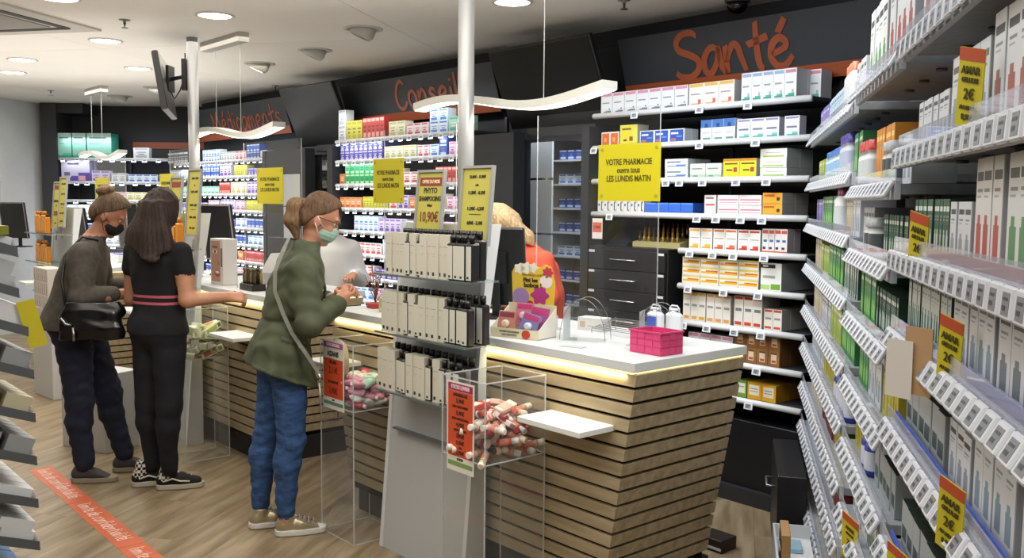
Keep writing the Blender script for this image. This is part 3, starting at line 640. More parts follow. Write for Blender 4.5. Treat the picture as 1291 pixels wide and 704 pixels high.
# ------------------------------------------------------------------ clear hygiene screens with yellow notices
def notice(a0, a1, ztop, h, b, label, screen, slabel):
    t = thing('hygiene_screen', slabel, 'screen', W(screen[0], b, 1.041), W.rz); w = screen[1]-screen[0]
    m = MB(); m.box(0, w, .0, .004, .02, .93, PLEX); m.obj('clear_panel', t)
    for x in (0, w): m = MB(); m.box(x-.0009, x+.0009, .0, .004, .02, .93, ACE); m.obj('polished_edge', t)
    for x in (.08, w-.08):
        m = MB(); m.box(x-.02, x+.02, -.06, .07, 0, .006, ACE); m.box(x-.003, x+.003, -.05, .06, .006, .06, ACE); m.obj('foot', t)
    n = thing('yellow_notice', label, 'notice', W(a0, b-.003, ztop-h), W.rz); w = a1-a0
    m = MB(); m.box(0, w, -.002, 0, 0, h, mat('c6bb1c', .35)); m.obj('sheet', n)
    for (txt, z) in (('VOTRE PHARMACIE', .68), ('ouvre tous', .54), ('LES LUNDIS MATIN', .39)):
        text(txt, .033, mat('4c4a14', .5), 'lettering', n, (w/2, -.0026, z*h), (R(90), 0, 0), sx=w/.36*.92, bold=.0006)
    for (x, z) in ((.02, .02), (w-.02, .02), (.02, h-.02), (w-.02, h-.02)):
        m = MB(); m.lathe([(.008, 0), (.008, .0015)], mat('a39c30', .3), 10, M=Matrix.Translation((x, -.002, z)) @ Matrix.Rotation(R(90), 4, 'X')); m.obj('suction_dot', n)
notice(.295, .62, 1.83, .225, -1.38, 'large yellow notice VOTRE PHARMACIE ouvre tous LES LUNDIS MATIN before the Santé shelves', (-.08, .61), 'clear hygiene screen on the nearest counter behind the pink basket')
notice(-1.39, -1.10, 1.82, .235, -1.38, 'yellow LUNDIS MATIN notice beside the framed shampooing poster', (-1.29, -.66), 'clear hygiene screen left of the steel pole on the nearest counter')
notice(-2.79, -2.43, 1.80, .23, -1.38, 'yellow LUNDIS MATIN notice just behind the head of the green jacket woman', (MOD-.08, -2.2), 'clear hygiene screen behind the green jacket woman')
notice(-4.50, -4.22, 1.79, .23, -1.38, 'yellow LUNDIS MATIN notice above the long haired woman', (2.9-7.2, -3.75), 'clear hygiene screen behind the long haired woman')
notice(-6.09, -5.72, 1.78, .23, -1.38, 'yellow LUNDIS MATIN notice above the bun of the grey top woman', (2*MOD-.3, -5.3), 'clear hygiene screen behind the grey top woman')
# ------------------------------------------------------------------ things on the nearest counter
HT = 1.041
def onc(x, y, h=HT): return gp_h(x, y, h)
p = onc(828, 452); PK = mat('cc3f74', .4)
t = thing('pink_basket', 'pink woven-look plastic basket at the right end of the nearest counter', 'basket', W(.69, -1.47, HT), W.rz - R(2))
bw, bd, bh = .155, .12, .08; e = .004
m = MB(); m.box(-bw/2, bw/2, -bd/2, bd/2, 0, .004, PK); m.obj('base', t)
for nm, (x0, x1, y0, y1) in (('side_wall', (-bw/2, bw/2, -bd/2, -bd/2+e)), ('side_wall', (-bw/2, bw/2, bd/2-e, bd/2)), ('side_wall', (-bw/2, -bw/2+e, -bd/2+e, bd/2-e)), ('side_wall', (bw/2-e, bw/2, -bd/2+e, bd/2-e))):
    m = MB(); m.box(x0, x1, y0, y1, .004, bh, PK)
    nx = 4 if x1-x0 > .1 else 3; L_ = max(x1-x0, y1-y0)
    for r_ in range(3):       # woven blocks standing proud
        for c_ in range(nx):
            u0 = c_*L_/nx + .002; u1 = (c_+1)*L_/nx - .002; z0 = .006 + r_*.025; o_ = .0025 if (r_+c_) % 2 else .0012
            if x1-x0 > .1: m.box(x0+u0, x0+u1, y0-o_ if y0 < 0 else y1, y0 if y0 < 0 else y1+o_, z0, z0+.023, PK)
            else: m.box(x0-o_ if x0 < 0 else x1, x0 if x0 < 0 else x1+o_, y0+u0, y0+u1, z0, z0+.023, PK)
    m.obj(nm, t)
m = MB(); m.box(-bw/2-.004, bw/2+.004, -bd/2-.004, -bd/2+e, bh, bh+.006, PK); m.box(-bw/2-.004, bw/2+.004, bd/2-e, bd/2+.004, bh, bh+.006, PK); m.box(-bw/2-.004, -bw/2+e, -bd/2, bd/2, bh, bh+.006, PK); m.box(bw/2-e, bw/2+.004, -bd/2, bd/2, bh, bh+.006, PK); m.obj('rim', t)
for dx, dy, lb in ((-.045, 0, 'white flask with a blue label behind the pink basket'), (.022, .035, 'white flask partly hidden behind the blue labelled flask')):
    c = W(.56 + dx, -1.27 + dy, HT); t = thing('white_flask', lb, 'bottle', c, W.rz)
    m = MB(); m.bbox(-.038, .038, -.02, .02, 0, .125, mat('dfe4ea', .3), .012); m.lathe([(.012, .12), (.012, .13)], mat('dfe4ea', .3), 12); m.obj('body', t)
    m = MB(); m.bbox(-.02, .02, -.01, .01, .13, .14, mat('d6dce4', .3), .003); m.obj('cap', t)
    m = MB(); m.tube([(-.024, 0, .12), (-.024, 0, .14), (-.014, 0, .15), (.014, 0, .15), (.024, 0, .14), (.024, 0, .12)], .0035, mat('c9ced6', .3), 6); m.obj('handle', t)
    if dx < 0: m = MB(); m.box(-.028, .024, -.0212, -.02, .04, .105, mat('3a5cc0', .4)); m.obj('label', t)
# clear arched leaflet holders and wire rack
WIRE = mat('8c8a86', .3, .8)
def arch(a, b, w, h, lb, box=True, both=True):
    t = thing('arched_holder', lb, 'rack', W(a, b, HT), W.rz + R(28))
    for y in ((0, .09) if both else (0,)):
        m = MB(); m.tube([(-w/2*math.cos(math.pi*k/14), y, h*math.sin(math.pi*k/14) + .003) for k in range(15)], .0013, WIRE, 6); m.obj('wire_arch', t)
    if box:
        m = MB(); m.box(-w*.42, w*.42, .0, .003, .0, h*.8, PLEX); m.box(-w*.42, w*.42, .09, .093, .0, h*.8, PLEX); m.box(-w*.42, w*.42, .003, .09, .0, .003, PLEX); m.box(-w*.42, -w*.41, 0, .09, 0, h*.8, ACE); m.obj('clear_pocket', t)
    return t
arch(.33, -1.50, .19, .17, 'clear pocket with wire arch beside the toy blister display')
arch(.53, -1.28, .17, .15, 'clear pocket with wire arch touching the pink basket')
t = thing('wire_rack', 'low chromed wire rack lying behind the arched holders', 'rack', W(.33, -1.22, HT), W.rz)
m = MB()
for k in range(9): m.tube([(-.16, -.06+k*.018, .02 + .004*k), (.2, -.06+k*.018, .02 + .004*k)], .0018, WIRE, 5)
for x in (-.16, .2): m.tube([(x, -.06, 0), (x, -.06, .02), (x, .09, .054), (x, .09, 0)], .0022, WIRE, 5)
m.obj('wire_grid', t)
t = thing('mouse_pad', 'small dark logo pad lying flat on the nearest white counter top', 'pad', W(.40, -1.62, HT), W.rz + .3)
m = MB(); m.bbox(-.05, .05, -.02, .02, 0, .002, mat('b4b8bb', .5), .0008); m.obj('pad', t)
for (a, b, lb) in ((.12, -1.24, 'small white tissue carton left of the wire rack'),):
    o = ob('white_carton', box_mesh(.13, .055, .07, 'dcdcda', ((.08, .3, .2, .7, 'c8a898'), (.4, .9, .3, .4, 'b8b8b6'))), None, W(a, b, HT), W.rz+.2); tag(o, lb, 'box')
# toy blister display, shaped card
t = thing('blister_display', 'yellow and pink counter display with blister packs, reading Fini les bobos !', 'display', W(.07, -1.58, HT), W.rz + R(14)); t.scale = (1.2, 1.15, 1.08)
YC = mat('d9b93a', .5); CR = mat('d8cfae', .5)
m = MB(); m.box(-.1, .1, -.065, -.062, 0, .035, CR); m.box(-.1, .1, .05, .053, 0, .12, CR); m.box(-.1, .1, -.062, .05, 0, .003, CR); m.prismx([(-.062, 0), (.05, 0), (.05, .11), (-.062, .035)], -.1, -.098, mat('e2dcd0', .5)); m.prismx([(-.062, 0), (.05, 0), (.05, .11), (-.062, .035)], .098, .1, mat('e2dcd0', .5)); m.obj('tray', t)
m = MB(); m.prism([(-.085, .1), (.085, .1), (.09, .2), (.075, .265), (.05, .275), (.03, .262), (.0, .27), (-.03, .262), (-.05, .275), (-.075, .27), (-.09, .24)], .054, .058, YC); m.obj('back_card', t)
def blob(cx, cz, r, c, n=12, lobes=0, y=.0535, nm='printed_blob', th=.0008):
    m = MB(); m.prism([(cx + r*(1 + .18*math.cos(lobes*a))*math.cos(a), cz + r*(1 + .18*math.cos(lobes*a))*math.sin(a)) for a in [2*math.pi*k/30 for k in range(30)]], y-th, y, mat(c, .5)); m.obj(nm, t)
blob(.03, .155, .034, 'b0357c', lobes=6); blob(-.05, .145, .03, '9c7fb0'); blob(.055, .21, .022, 'e4d8d4'); blob(.062, .245, .02, 'b83a50', lobes=7); blob(-.01, .118, .012, 'a8303c'); blob(-.03, .258, .022, 'e6e2d0', lobes=5); blob(.0, .26, .018, 'e6e2d0', lobes=5); blob(-.058, .255, .02, 'e6e2d0', lobes=5)
text('Fini les', .022, mat(DK), 'lettering', t, (-.01, .0525, .212), (R(90), 0, 0), bold=.0008); text('bobos !', .025, mat(DK), 'lettering', t, (.0, .0525, .192), (R(90), 0, 0), bold=.0008); text('NOUVEAU AVEC', .012, mat('8a6a2a'), 'lettering', t, (0, .0525, .232), (R(90), 0, 0))
m = MB(); m.lathe([(.017, 0), (.017, .002)], mat('b8402c', .5), 20, M=Matrix.Translation((.05, -.0652, .017)) @ Matrix.Rotation(R(90), 4, 'X')); m.obj('round_emblem', t)
text('APAISE LES BOBOS', .010, mat(DK), 'lettering', t, (-.02, -.0656, .022), (R(90), 0, 0)); text('DES ENFANTS', .010, mat(DK), 'lettering', t, (-.02, -.0656, .010), (R(90), 0, 0))
for i, (x, y, z, c, c2, ti) in enumerate([(-.062, -.03, .01, 'b9806c', 'd8c0b0', 0), (.03, -.04, .01, '7a78a8', 'c8ccdc', .25), (.05, -.0, .03, 'a0508c', 'd0a8c0', .1), (-.02, .02, .04, 'c87890', 'e0b8c0', 0)]):
    M = Matrix.Translation((x, y, z)) @ Matrix.Rotation(ti, 4, 'Y') @ Matrix.Rotation(R(-12), 4, 'X')
    m = MB(); m.bbox(-.036, .036, 0, .004, 0, .085, mat(c, .4), .001, M=M); m.lathe([(.017, 0), (.015, .01), (.008, .014)], mat(c2, .15), 14, M=M @ Matrix.Translation((0, 0, .035)) @ Matrix.Rotation(R(90), 4, 'X')); m.box(-.03, .03, -.001, 0, .062, .08, mat('c04070' if i else '8c3c50', .4), M=M); m.obj('blister_pack', t)
# monitors
def monitor(a, b, z, rz, w, h, lb, tilt=8):
    t = thing('monitor', lb, 'monitor', W(a, b, HT), W.rz + rz)
    M = Matrix.Translation((0, 0, z)) @ Matrix.Rotation(R(tilt), 4, 'X')
    m = MB(); m.bbox(-w/2, w/2, 0, .03, 0, h, mat('141518', .4), .006, M=M); m.box(-w*.2, w*.2, .03, .05, h*.3, h*.7, BLACK, M=M); m.obj('housing', t)
    m = MB()
    for (x0, x1, z0, z1) in ((-w/2, -w/2+.01, 0, h), (w/2-.01, w/2, 0, h), (-w/2+.01, w/2-.01, h-.01, h)): m.box(x0, x1, -.003, -.0, z0, z1, mat('8c8a84', .4), M=M)
    m.obj('bezel', t)
    m = MB(); m.bbox(-.02, .02, .05, .07, 0, z+h*.4, BLACK, .003); m.bbox(-.1, .1, -.02, .14, 0, .012, BLACK, .003); m.obj('foot', t)
    return t
monitor(-.50, -1.22, .06, R(205), .28, .38, 'black monitor back in front of the orange blouse', -8)
monitor(MOD-.65, -1.30, .12, R(20), .30, .40, 'black tall monitor left of the smiling face carton')
monitor(2*MOD-1.1, -1.3, .12, R(10), .36, .34, 'black monitor left of the orange bottle stand')
monitor(3*MOD+.2, -1.5, .10, R(30), .36, .40, 'black monitor at the left edge before the white wall')
monitor(2*MOD+.4, -1.3, .12, R(20), .3, .4, 'black monitor just behind the bun of the grey top woman')
# things on the second counter
t = thing('face_carton', 'white counter carton printed with a smiling woman face and one wide eye', 'box', W(-3.0, -1.62, HT), W.rz); t.scale.x = 1.3
m = MB(); m.bbox(0, .15, 0, .1, 0, .30, mat('d8d5d2', .45), .002); m.obj('carton', t)
m = MB(); m.box(.012, .118, -.0012, 0, .02, .285, mat('c08a70', .5)); m.obj('face_print', t)
def disc(cx, cz, rx, rz_, c, y, nm):
    m = MB(); m.prism([(cx + rx*math.cos(a), cz + rz_*math.sin(a)) for a in [2*math.pi*k/20 for k in range(20)]], y-.0006, y, mat(c, .5)); m.obj(nm, t)
disc(.06, .215, .028, .014, 'e4dcd4', -.0012, 'eye_white'); disc(.06, .215, .011, .012, '3a2a22', -.0019, 'iris'); disc(.058, .245, .036, .006, '5a3a2c', -.0012, 'eyebrow'); disc(.085, .075, .033, .022, 'a8302c', -.0012, 'lips'); disc(.086, .082, .024, .009, 'ece6e0', -.0019, 'teeth'); disc(.10, .14, .012, .01, 'a8745c', -.0012, 'nostril')
m = MB(); m.box(.126, .142, -.0012, 0, .12, .24, mat('5a5452', .5)); m.obj('dark_window', t)
t = thing('tester_stand', 'black tray of slim bottles at the end of the middle counter', 'display', W(-2.42, -1.60, HT), W.rz)
m = MB(); m.bbox(-.09, .09, -.045, .045, 0, .04, mat('1a1816', .4), .003); m.obj('tray', t)
for i in range(7):
    for j in range(2):
        m = MB(); m.lathe([(.009, .04), (.009, .10), (.005, .108), (.005, .118), (.008, .118), (.008, .135)], mat(['4a3a24', '8c7448', '2e3524'][(i+j) % 3], .3), 10, c=(-.072+i*.024, -.02+j*.04, 0)); m.obj('bottle', t)
t = thing('grey_till', 'grey boxy terminal standing behind the smiling face carton', 'terminal', W(-2.66, -1.28, HT), W.rz + .3)
m = MB(); m.prismx([(-.08, 0), (.1, 0), (.1, .2), (.02, .2), (-.08, .08)], -.12, .12, mat('9c9c9a', .5)); m.obj('housing', t)
t = thing('clear_cube', 'small clear acrylic cube left of the bottle tray', 'holder', W(-2.60, -1.56, HT), W.rz)
m = MB(); m.box(-.04, .04, -.04, .04, 0, .1, PLEX); m.obj('cube', t)
m = MB()
for (x, y) in ((-.04, -.04), (.04, -.04), (.04, .04), (-.04, .04)): m.box(x-.0015, x+.0015, y-.0015, y+.0015, 0, .1, ACE)
m.obj('edges', t)
t = thing('rust_holder', 'brown leaflet holder behind the bottle tray', 'holder', W(-2.30, -1.44, HT), W.rz)
m = MB(); m.box(-.07, .07, 0, .01, 0, .13, mat('6b5a35', .5)); m.box(-.07, .07, -.06, -.052, 0, .05, mat('6b5a35', .5)); m.box(-.07, .07, -.052, 0, 0, .004, mat('6b5a35', .5)); m.obj('holder', t)
# left end of the nearest counter: dried flowers, perfume display, green carton
t = thing('dried_flowers', 'brown dried flower sprig in a red pot at the counter end', 'plant', W(-1.16, -1.52, HT), W.rz)
m = MB(); m.bbox(-.035, .035, -.035, .035, 0, .028, mat('a02c30', .5), .004); m.obj('pot', t)
m = MB(); lf = MB()
for k in range(13):
    a = k*2.4; r_ = .012 + .004*k; hh = .11 + .012*((k*5) % 11)
    pts = [(0, 0, .028), (r_*.4*math.cos(a), r_*.4*math.sin(a), hh*.5), (r_*math.cos(a), r_*math.sin(a), hh)]
    m.tube(pts, .0018, mat('6b4430', .7), 5)
    for q in range(5):
        f = .45 + q*.13; c = Vector((r_*f*math.cos(a), r_*f*math.sin(a), .028 + (hh-.028)*f)); e_ = Vector((math.cos(a+q*1.9), math.sin(a+q*1.9), .6))*.016; s_ = Vector((-math.sin(a+q), math.cos(a+q), 0))*.006
        lf.add([c, c+e_*.5+s_, c+e_, c+e_*.5-s_], [(0, 1, 2, 3)], mat(['5a2024', '8c5a40', '7a3a30', 'a88060'][(k+q) % 4], .7))
m.obj('stems', t); lf.obj('leaves', t)
t = thing('perfume_display', 'pink and grey upright cosmetic display panel on the nearest counter', 'display', W(-.99, -1.42, HT), W.rz)
m = MB(); m.bbox(-.11, .11, 0, .03, 0, .335, mat('8d8087', .4), .003); m.obj('panel', t)
m = MB(); m.box(-.10, .10, -.002, 0, .18, .325, mat('a79aa0', .4)); m.box(-.10, .10, -.002, 0, .02, .178, mat('a8707c', .4)); m.box(-.04, .05, -.0035, -.002, .03, .17, mat('5a4a50', .4)); m.obj('print', t)
o = ob('green_carton', box_mesh(.17, .07, .07, 'a9b67a', ((.05, .95, .1, .3, 'c8cfa0'), (.1, .2, .35, .9, '8a9c58'), (.4, .5, .35, .9, '8a9c58'), (.7, .8, .35, .9, '8a9c58'))), None, W(-.92, -1.60, HT), W.rz); tag(o, 'pale green counter carton right of the dried flowers', 'box')
t = thing('yellow_capped_tube', 'slim yellow capped tube behind the pale green carton', 'bottle', W(-.90, -1.48, HT)); m = MB(); m.lathe([(.011, 0), (.011, .09)], mat('c8a8a0', .4), 12); m.obj('body', t); m = MB(); m.lathe([(.009, .09), (.009, .115)], mat('c8a83a', .4), 12); m.obj('cap', t)
t = thing('green_screen', 'small display with a bright green picture left of the shampoo stand', 'screen', W(-.70, -1.36, HT), W.rz)
m = MB(); m.bbox(-.1, .1, 0, .02, .06, .18, mat('b8bcbe', .4), .003); m.box(-.02, .02, .02, .03, 0, .08, BLACK); m.obj('housing', t); m = MB(); m.box(-.09, .09, -.002, 0, .07, .17, mat('6fd04a', .4, emit=.9)); m.obj('screen', t)
# white pedestals and cartons around the far customers
def pedestal(x, y, a, w, d, h, lb, c='c3c4c6'):
    p = gp(x, y); t = thing('white_pedestal', lb, 'pedestal', p, W.rz + a)
    m = MB(); m.bbox(0, w, 0, d, .0, h, mat(c, .5), .004); m.obj('body', t); return t, p
pedestal(79, 562, R(20), .42, .26, .50, 'low white pedestal between the two standing women and the floor tape')
pt, pp_ = pedestal(44, 496, R(5), .40, .22, .72, 'white pedestal carrying the stacked white cartons')
crt = box_mesh(.052, .105, .14, 'd2cdc6', ((.3, .7, .1, .9, 'b9a79c'), (.15, .85, .05, .09, '8c7a72'), (.42, .58, .15, .5, '7d6a62')), side='c6bfb8')
for k in range(7):
    for q in range(3):
        o = ob('white_carton', crt, None, pp_ + W.ax*(.03 + k*.055) + W.ay*.02 + Vector((0, 0, .721 + q*.106)), W.rz + R(5)); tag(o, f'tall white carton, {NTH[k]} from left, {["bottom", "middle", "top"][q]} layer on the white pedestal', 'box', 'white cartons on the pedestal')
# ------------------------------------------------------------------ product designs
def band(c, z0=.84, z1=.97): return (.06, .94, z0, z1, c)
T_ = '6a6e74'
DS = {}
def D(k, w, h, d, base, rects, desc, side=None, top=None): DS[k] = (box_mesh(w, h, d, base, tuple(rects), side, top), w, h, d, desc)
LOGO = [(.12, .75, .50, .56, '8a8f94')]
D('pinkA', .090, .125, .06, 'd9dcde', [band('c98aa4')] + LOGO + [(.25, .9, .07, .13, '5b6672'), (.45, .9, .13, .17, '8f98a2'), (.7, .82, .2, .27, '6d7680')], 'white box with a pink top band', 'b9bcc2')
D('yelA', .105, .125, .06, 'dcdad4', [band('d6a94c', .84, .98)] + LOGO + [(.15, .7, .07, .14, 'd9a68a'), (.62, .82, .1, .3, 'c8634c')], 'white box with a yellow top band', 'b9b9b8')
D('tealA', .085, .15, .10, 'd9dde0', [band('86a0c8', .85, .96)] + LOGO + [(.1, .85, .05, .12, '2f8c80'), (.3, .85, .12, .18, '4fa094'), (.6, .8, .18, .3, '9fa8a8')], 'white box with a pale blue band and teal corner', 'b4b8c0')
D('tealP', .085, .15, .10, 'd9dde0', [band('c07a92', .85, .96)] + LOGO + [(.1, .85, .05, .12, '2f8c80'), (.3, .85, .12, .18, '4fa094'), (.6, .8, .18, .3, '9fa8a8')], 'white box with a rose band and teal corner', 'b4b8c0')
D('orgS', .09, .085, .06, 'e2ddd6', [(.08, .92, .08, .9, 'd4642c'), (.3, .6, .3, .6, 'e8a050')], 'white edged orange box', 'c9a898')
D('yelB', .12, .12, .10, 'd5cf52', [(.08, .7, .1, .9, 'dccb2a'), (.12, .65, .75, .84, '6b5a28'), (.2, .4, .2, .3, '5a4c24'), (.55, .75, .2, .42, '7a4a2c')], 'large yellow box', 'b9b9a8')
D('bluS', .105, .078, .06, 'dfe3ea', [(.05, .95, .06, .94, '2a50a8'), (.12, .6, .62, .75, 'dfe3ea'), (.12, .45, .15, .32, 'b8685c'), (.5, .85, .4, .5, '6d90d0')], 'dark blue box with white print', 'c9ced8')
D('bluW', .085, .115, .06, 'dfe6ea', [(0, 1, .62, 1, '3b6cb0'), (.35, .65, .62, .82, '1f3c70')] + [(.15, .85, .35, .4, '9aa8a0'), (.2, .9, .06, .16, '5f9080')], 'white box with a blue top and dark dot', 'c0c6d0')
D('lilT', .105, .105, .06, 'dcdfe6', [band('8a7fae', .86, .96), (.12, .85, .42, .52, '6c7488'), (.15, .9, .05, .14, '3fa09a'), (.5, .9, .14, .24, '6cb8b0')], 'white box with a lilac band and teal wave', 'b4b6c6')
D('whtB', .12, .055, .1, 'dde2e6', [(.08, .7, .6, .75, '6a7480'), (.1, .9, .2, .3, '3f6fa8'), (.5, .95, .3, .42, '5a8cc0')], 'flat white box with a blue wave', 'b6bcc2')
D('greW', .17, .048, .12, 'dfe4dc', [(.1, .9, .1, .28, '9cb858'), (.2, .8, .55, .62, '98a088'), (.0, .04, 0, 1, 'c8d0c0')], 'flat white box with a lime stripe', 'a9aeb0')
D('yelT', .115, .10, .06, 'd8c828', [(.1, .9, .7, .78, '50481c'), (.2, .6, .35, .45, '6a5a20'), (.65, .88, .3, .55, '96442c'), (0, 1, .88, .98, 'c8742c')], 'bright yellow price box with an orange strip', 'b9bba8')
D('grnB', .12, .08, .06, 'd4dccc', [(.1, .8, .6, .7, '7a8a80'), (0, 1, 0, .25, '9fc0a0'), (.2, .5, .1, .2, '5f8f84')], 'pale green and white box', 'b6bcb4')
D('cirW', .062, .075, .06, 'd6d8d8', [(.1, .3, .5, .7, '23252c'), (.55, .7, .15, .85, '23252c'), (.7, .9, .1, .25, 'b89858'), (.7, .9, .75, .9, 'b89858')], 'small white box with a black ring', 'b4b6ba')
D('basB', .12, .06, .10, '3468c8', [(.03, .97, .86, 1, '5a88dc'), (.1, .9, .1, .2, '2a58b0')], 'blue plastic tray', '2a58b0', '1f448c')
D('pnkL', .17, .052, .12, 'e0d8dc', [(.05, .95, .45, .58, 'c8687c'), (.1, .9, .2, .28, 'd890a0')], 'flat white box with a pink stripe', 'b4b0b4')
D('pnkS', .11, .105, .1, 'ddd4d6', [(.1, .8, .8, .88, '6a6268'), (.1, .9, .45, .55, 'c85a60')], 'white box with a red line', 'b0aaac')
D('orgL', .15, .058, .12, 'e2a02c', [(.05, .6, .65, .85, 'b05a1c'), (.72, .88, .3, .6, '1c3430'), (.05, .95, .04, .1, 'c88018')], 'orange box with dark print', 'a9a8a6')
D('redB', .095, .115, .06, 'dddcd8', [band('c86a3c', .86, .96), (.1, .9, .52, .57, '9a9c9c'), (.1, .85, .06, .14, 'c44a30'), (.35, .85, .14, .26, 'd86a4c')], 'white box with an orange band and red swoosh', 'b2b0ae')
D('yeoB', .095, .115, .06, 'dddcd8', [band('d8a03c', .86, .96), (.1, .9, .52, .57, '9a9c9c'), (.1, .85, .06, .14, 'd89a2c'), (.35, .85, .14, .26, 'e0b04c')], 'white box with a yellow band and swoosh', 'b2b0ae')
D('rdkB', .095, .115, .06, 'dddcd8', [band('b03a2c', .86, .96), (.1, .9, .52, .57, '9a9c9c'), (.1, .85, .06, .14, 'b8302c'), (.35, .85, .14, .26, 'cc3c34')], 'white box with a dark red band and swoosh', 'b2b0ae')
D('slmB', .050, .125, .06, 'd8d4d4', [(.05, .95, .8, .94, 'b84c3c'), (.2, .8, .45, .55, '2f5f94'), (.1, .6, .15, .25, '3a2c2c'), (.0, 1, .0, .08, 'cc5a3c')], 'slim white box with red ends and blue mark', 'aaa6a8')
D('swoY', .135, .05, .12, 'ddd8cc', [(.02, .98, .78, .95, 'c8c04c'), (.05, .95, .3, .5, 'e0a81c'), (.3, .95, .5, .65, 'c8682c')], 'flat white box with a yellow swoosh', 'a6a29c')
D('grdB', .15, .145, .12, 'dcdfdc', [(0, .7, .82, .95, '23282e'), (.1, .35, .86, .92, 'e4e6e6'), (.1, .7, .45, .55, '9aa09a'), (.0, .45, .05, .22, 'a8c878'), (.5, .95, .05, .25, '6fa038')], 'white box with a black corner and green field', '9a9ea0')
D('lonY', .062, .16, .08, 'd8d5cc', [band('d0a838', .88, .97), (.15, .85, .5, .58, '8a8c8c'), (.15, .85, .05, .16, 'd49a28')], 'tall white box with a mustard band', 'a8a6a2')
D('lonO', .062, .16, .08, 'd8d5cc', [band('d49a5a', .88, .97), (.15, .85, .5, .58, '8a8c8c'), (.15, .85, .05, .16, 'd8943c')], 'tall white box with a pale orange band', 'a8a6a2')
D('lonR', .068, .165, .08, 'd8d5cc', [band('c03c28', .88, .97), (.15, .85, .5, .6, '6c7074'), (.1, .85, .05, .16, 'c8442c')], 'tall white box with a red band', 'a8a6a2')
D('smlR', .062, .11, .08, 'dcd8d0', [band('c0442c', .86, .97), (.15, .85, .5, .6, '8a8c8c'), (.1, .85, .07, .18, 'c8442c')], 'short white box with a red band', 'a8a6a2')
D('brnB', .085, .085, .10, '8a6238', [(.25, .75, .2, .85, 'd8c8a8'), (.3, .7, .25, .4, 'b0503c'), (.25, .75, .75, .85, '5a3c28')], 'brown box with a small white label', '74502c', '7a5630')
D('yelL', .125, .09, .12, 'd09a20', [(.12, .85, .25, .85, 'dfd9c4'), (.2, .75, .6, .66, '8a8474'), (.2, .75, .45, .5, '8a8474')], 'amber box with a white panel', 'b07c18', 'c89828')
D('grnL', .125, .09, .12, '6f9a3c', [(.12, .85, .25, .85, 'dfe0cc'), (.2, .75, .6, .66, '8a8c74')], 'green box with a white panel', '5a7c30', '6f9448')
D('blkS', .004, .07, .06, '1c2c60', [], 'thin')
WHT_TAG = None
_tag = MB(); _tag.bbox(-.027, .027, -.006, 0, -.034, .004, mat('dadde2', .3), .002); _tag.box(-.017, .017, -.0066, -.006, -.027, -.004, mat('8a9098', .35)); _tag.box(-.012, .010, -.0070, -.0066, -.013, -.009, mat('4a5058', .4)); _tag.box(-.012, .004, -.0070, -.0066, -.022, -.017, mat('4a5058', .4))
TAGM = _tag.mesh('price_tag')
RAILM = noisy('shelf_rail', 'd2d5d8', 'dadcde', (5, 5, 5), .35); UND = mat('2a2c31', .6)
ORD = ['top', 'second', 'third', 'fourth', 'fifth', 'sixth', 'seventh', 'eighth', 'ninth', 'tenth']
def wall_unit(F, label, a0, a1, levels, depth=.36, tags=None, board=UND, rail=RAILM, b0=0, ups=3, zb=0):
    t = thing('shelving_unit', label, 'shelving', F(a0, b0, 0), F.rz); w = a1 - a0
    for k in range(ups):
        x = w*(.04 + .92*k/(ups-1)); m = MB(); m.box(x-.012, x+.012, depth+.02, depth+.045, zb, levels[0][0]+.15, mat('3a3d42', .4, .4)); m.obj('upright', t)
    for i, lv in enumerate(levels):
        z = lv[0]; x0 = (lv[1]-a0) if len(lv) > 1 else 0; x1 = (lv[2]-a0) if len(lv) > 2 else w
        s_ = MB(); s_.box(x0, x1, .012, depth+.02, z+.012, z+.03, board); s_.obj('shelf', t); s = [c for c in t.children][-1]
        m = MB(); m.tube([(x0, .004, z+.02), (x1, .004, z+.02)], .017, rail, 10); m.obj('shelf_rail', s)
        xs = tags[i] if tags else None
        if xs is None: n = max(2, int((x1-x0)/.13)); xs = [x0 + a0 + (x1-x0)*(k+.5)/n + rnd.uniform(-.02, .02) for k in range(n)]
        for x in xs: o = ob('price_tag', TAGM, s, (x-a0, -.014, z+.018)); o.rotation_euler.x = R(-12)
    return t
def at_px(F, b, x):        # frame coordinate a where the vertical plane b is seen at pixel column x
    best = None; lo, hi = -9.5, 2.8
    f = lambda a: (lambda p: (p.x - (x-645.5)/FP*p.y))(F(a, b))
    for _ in range(50):
        mid = (lo+hi)/2
        if f(lo)*f(mid) <= 0: hi = mid
        else: lo = mid
    return (lo+hi)/2
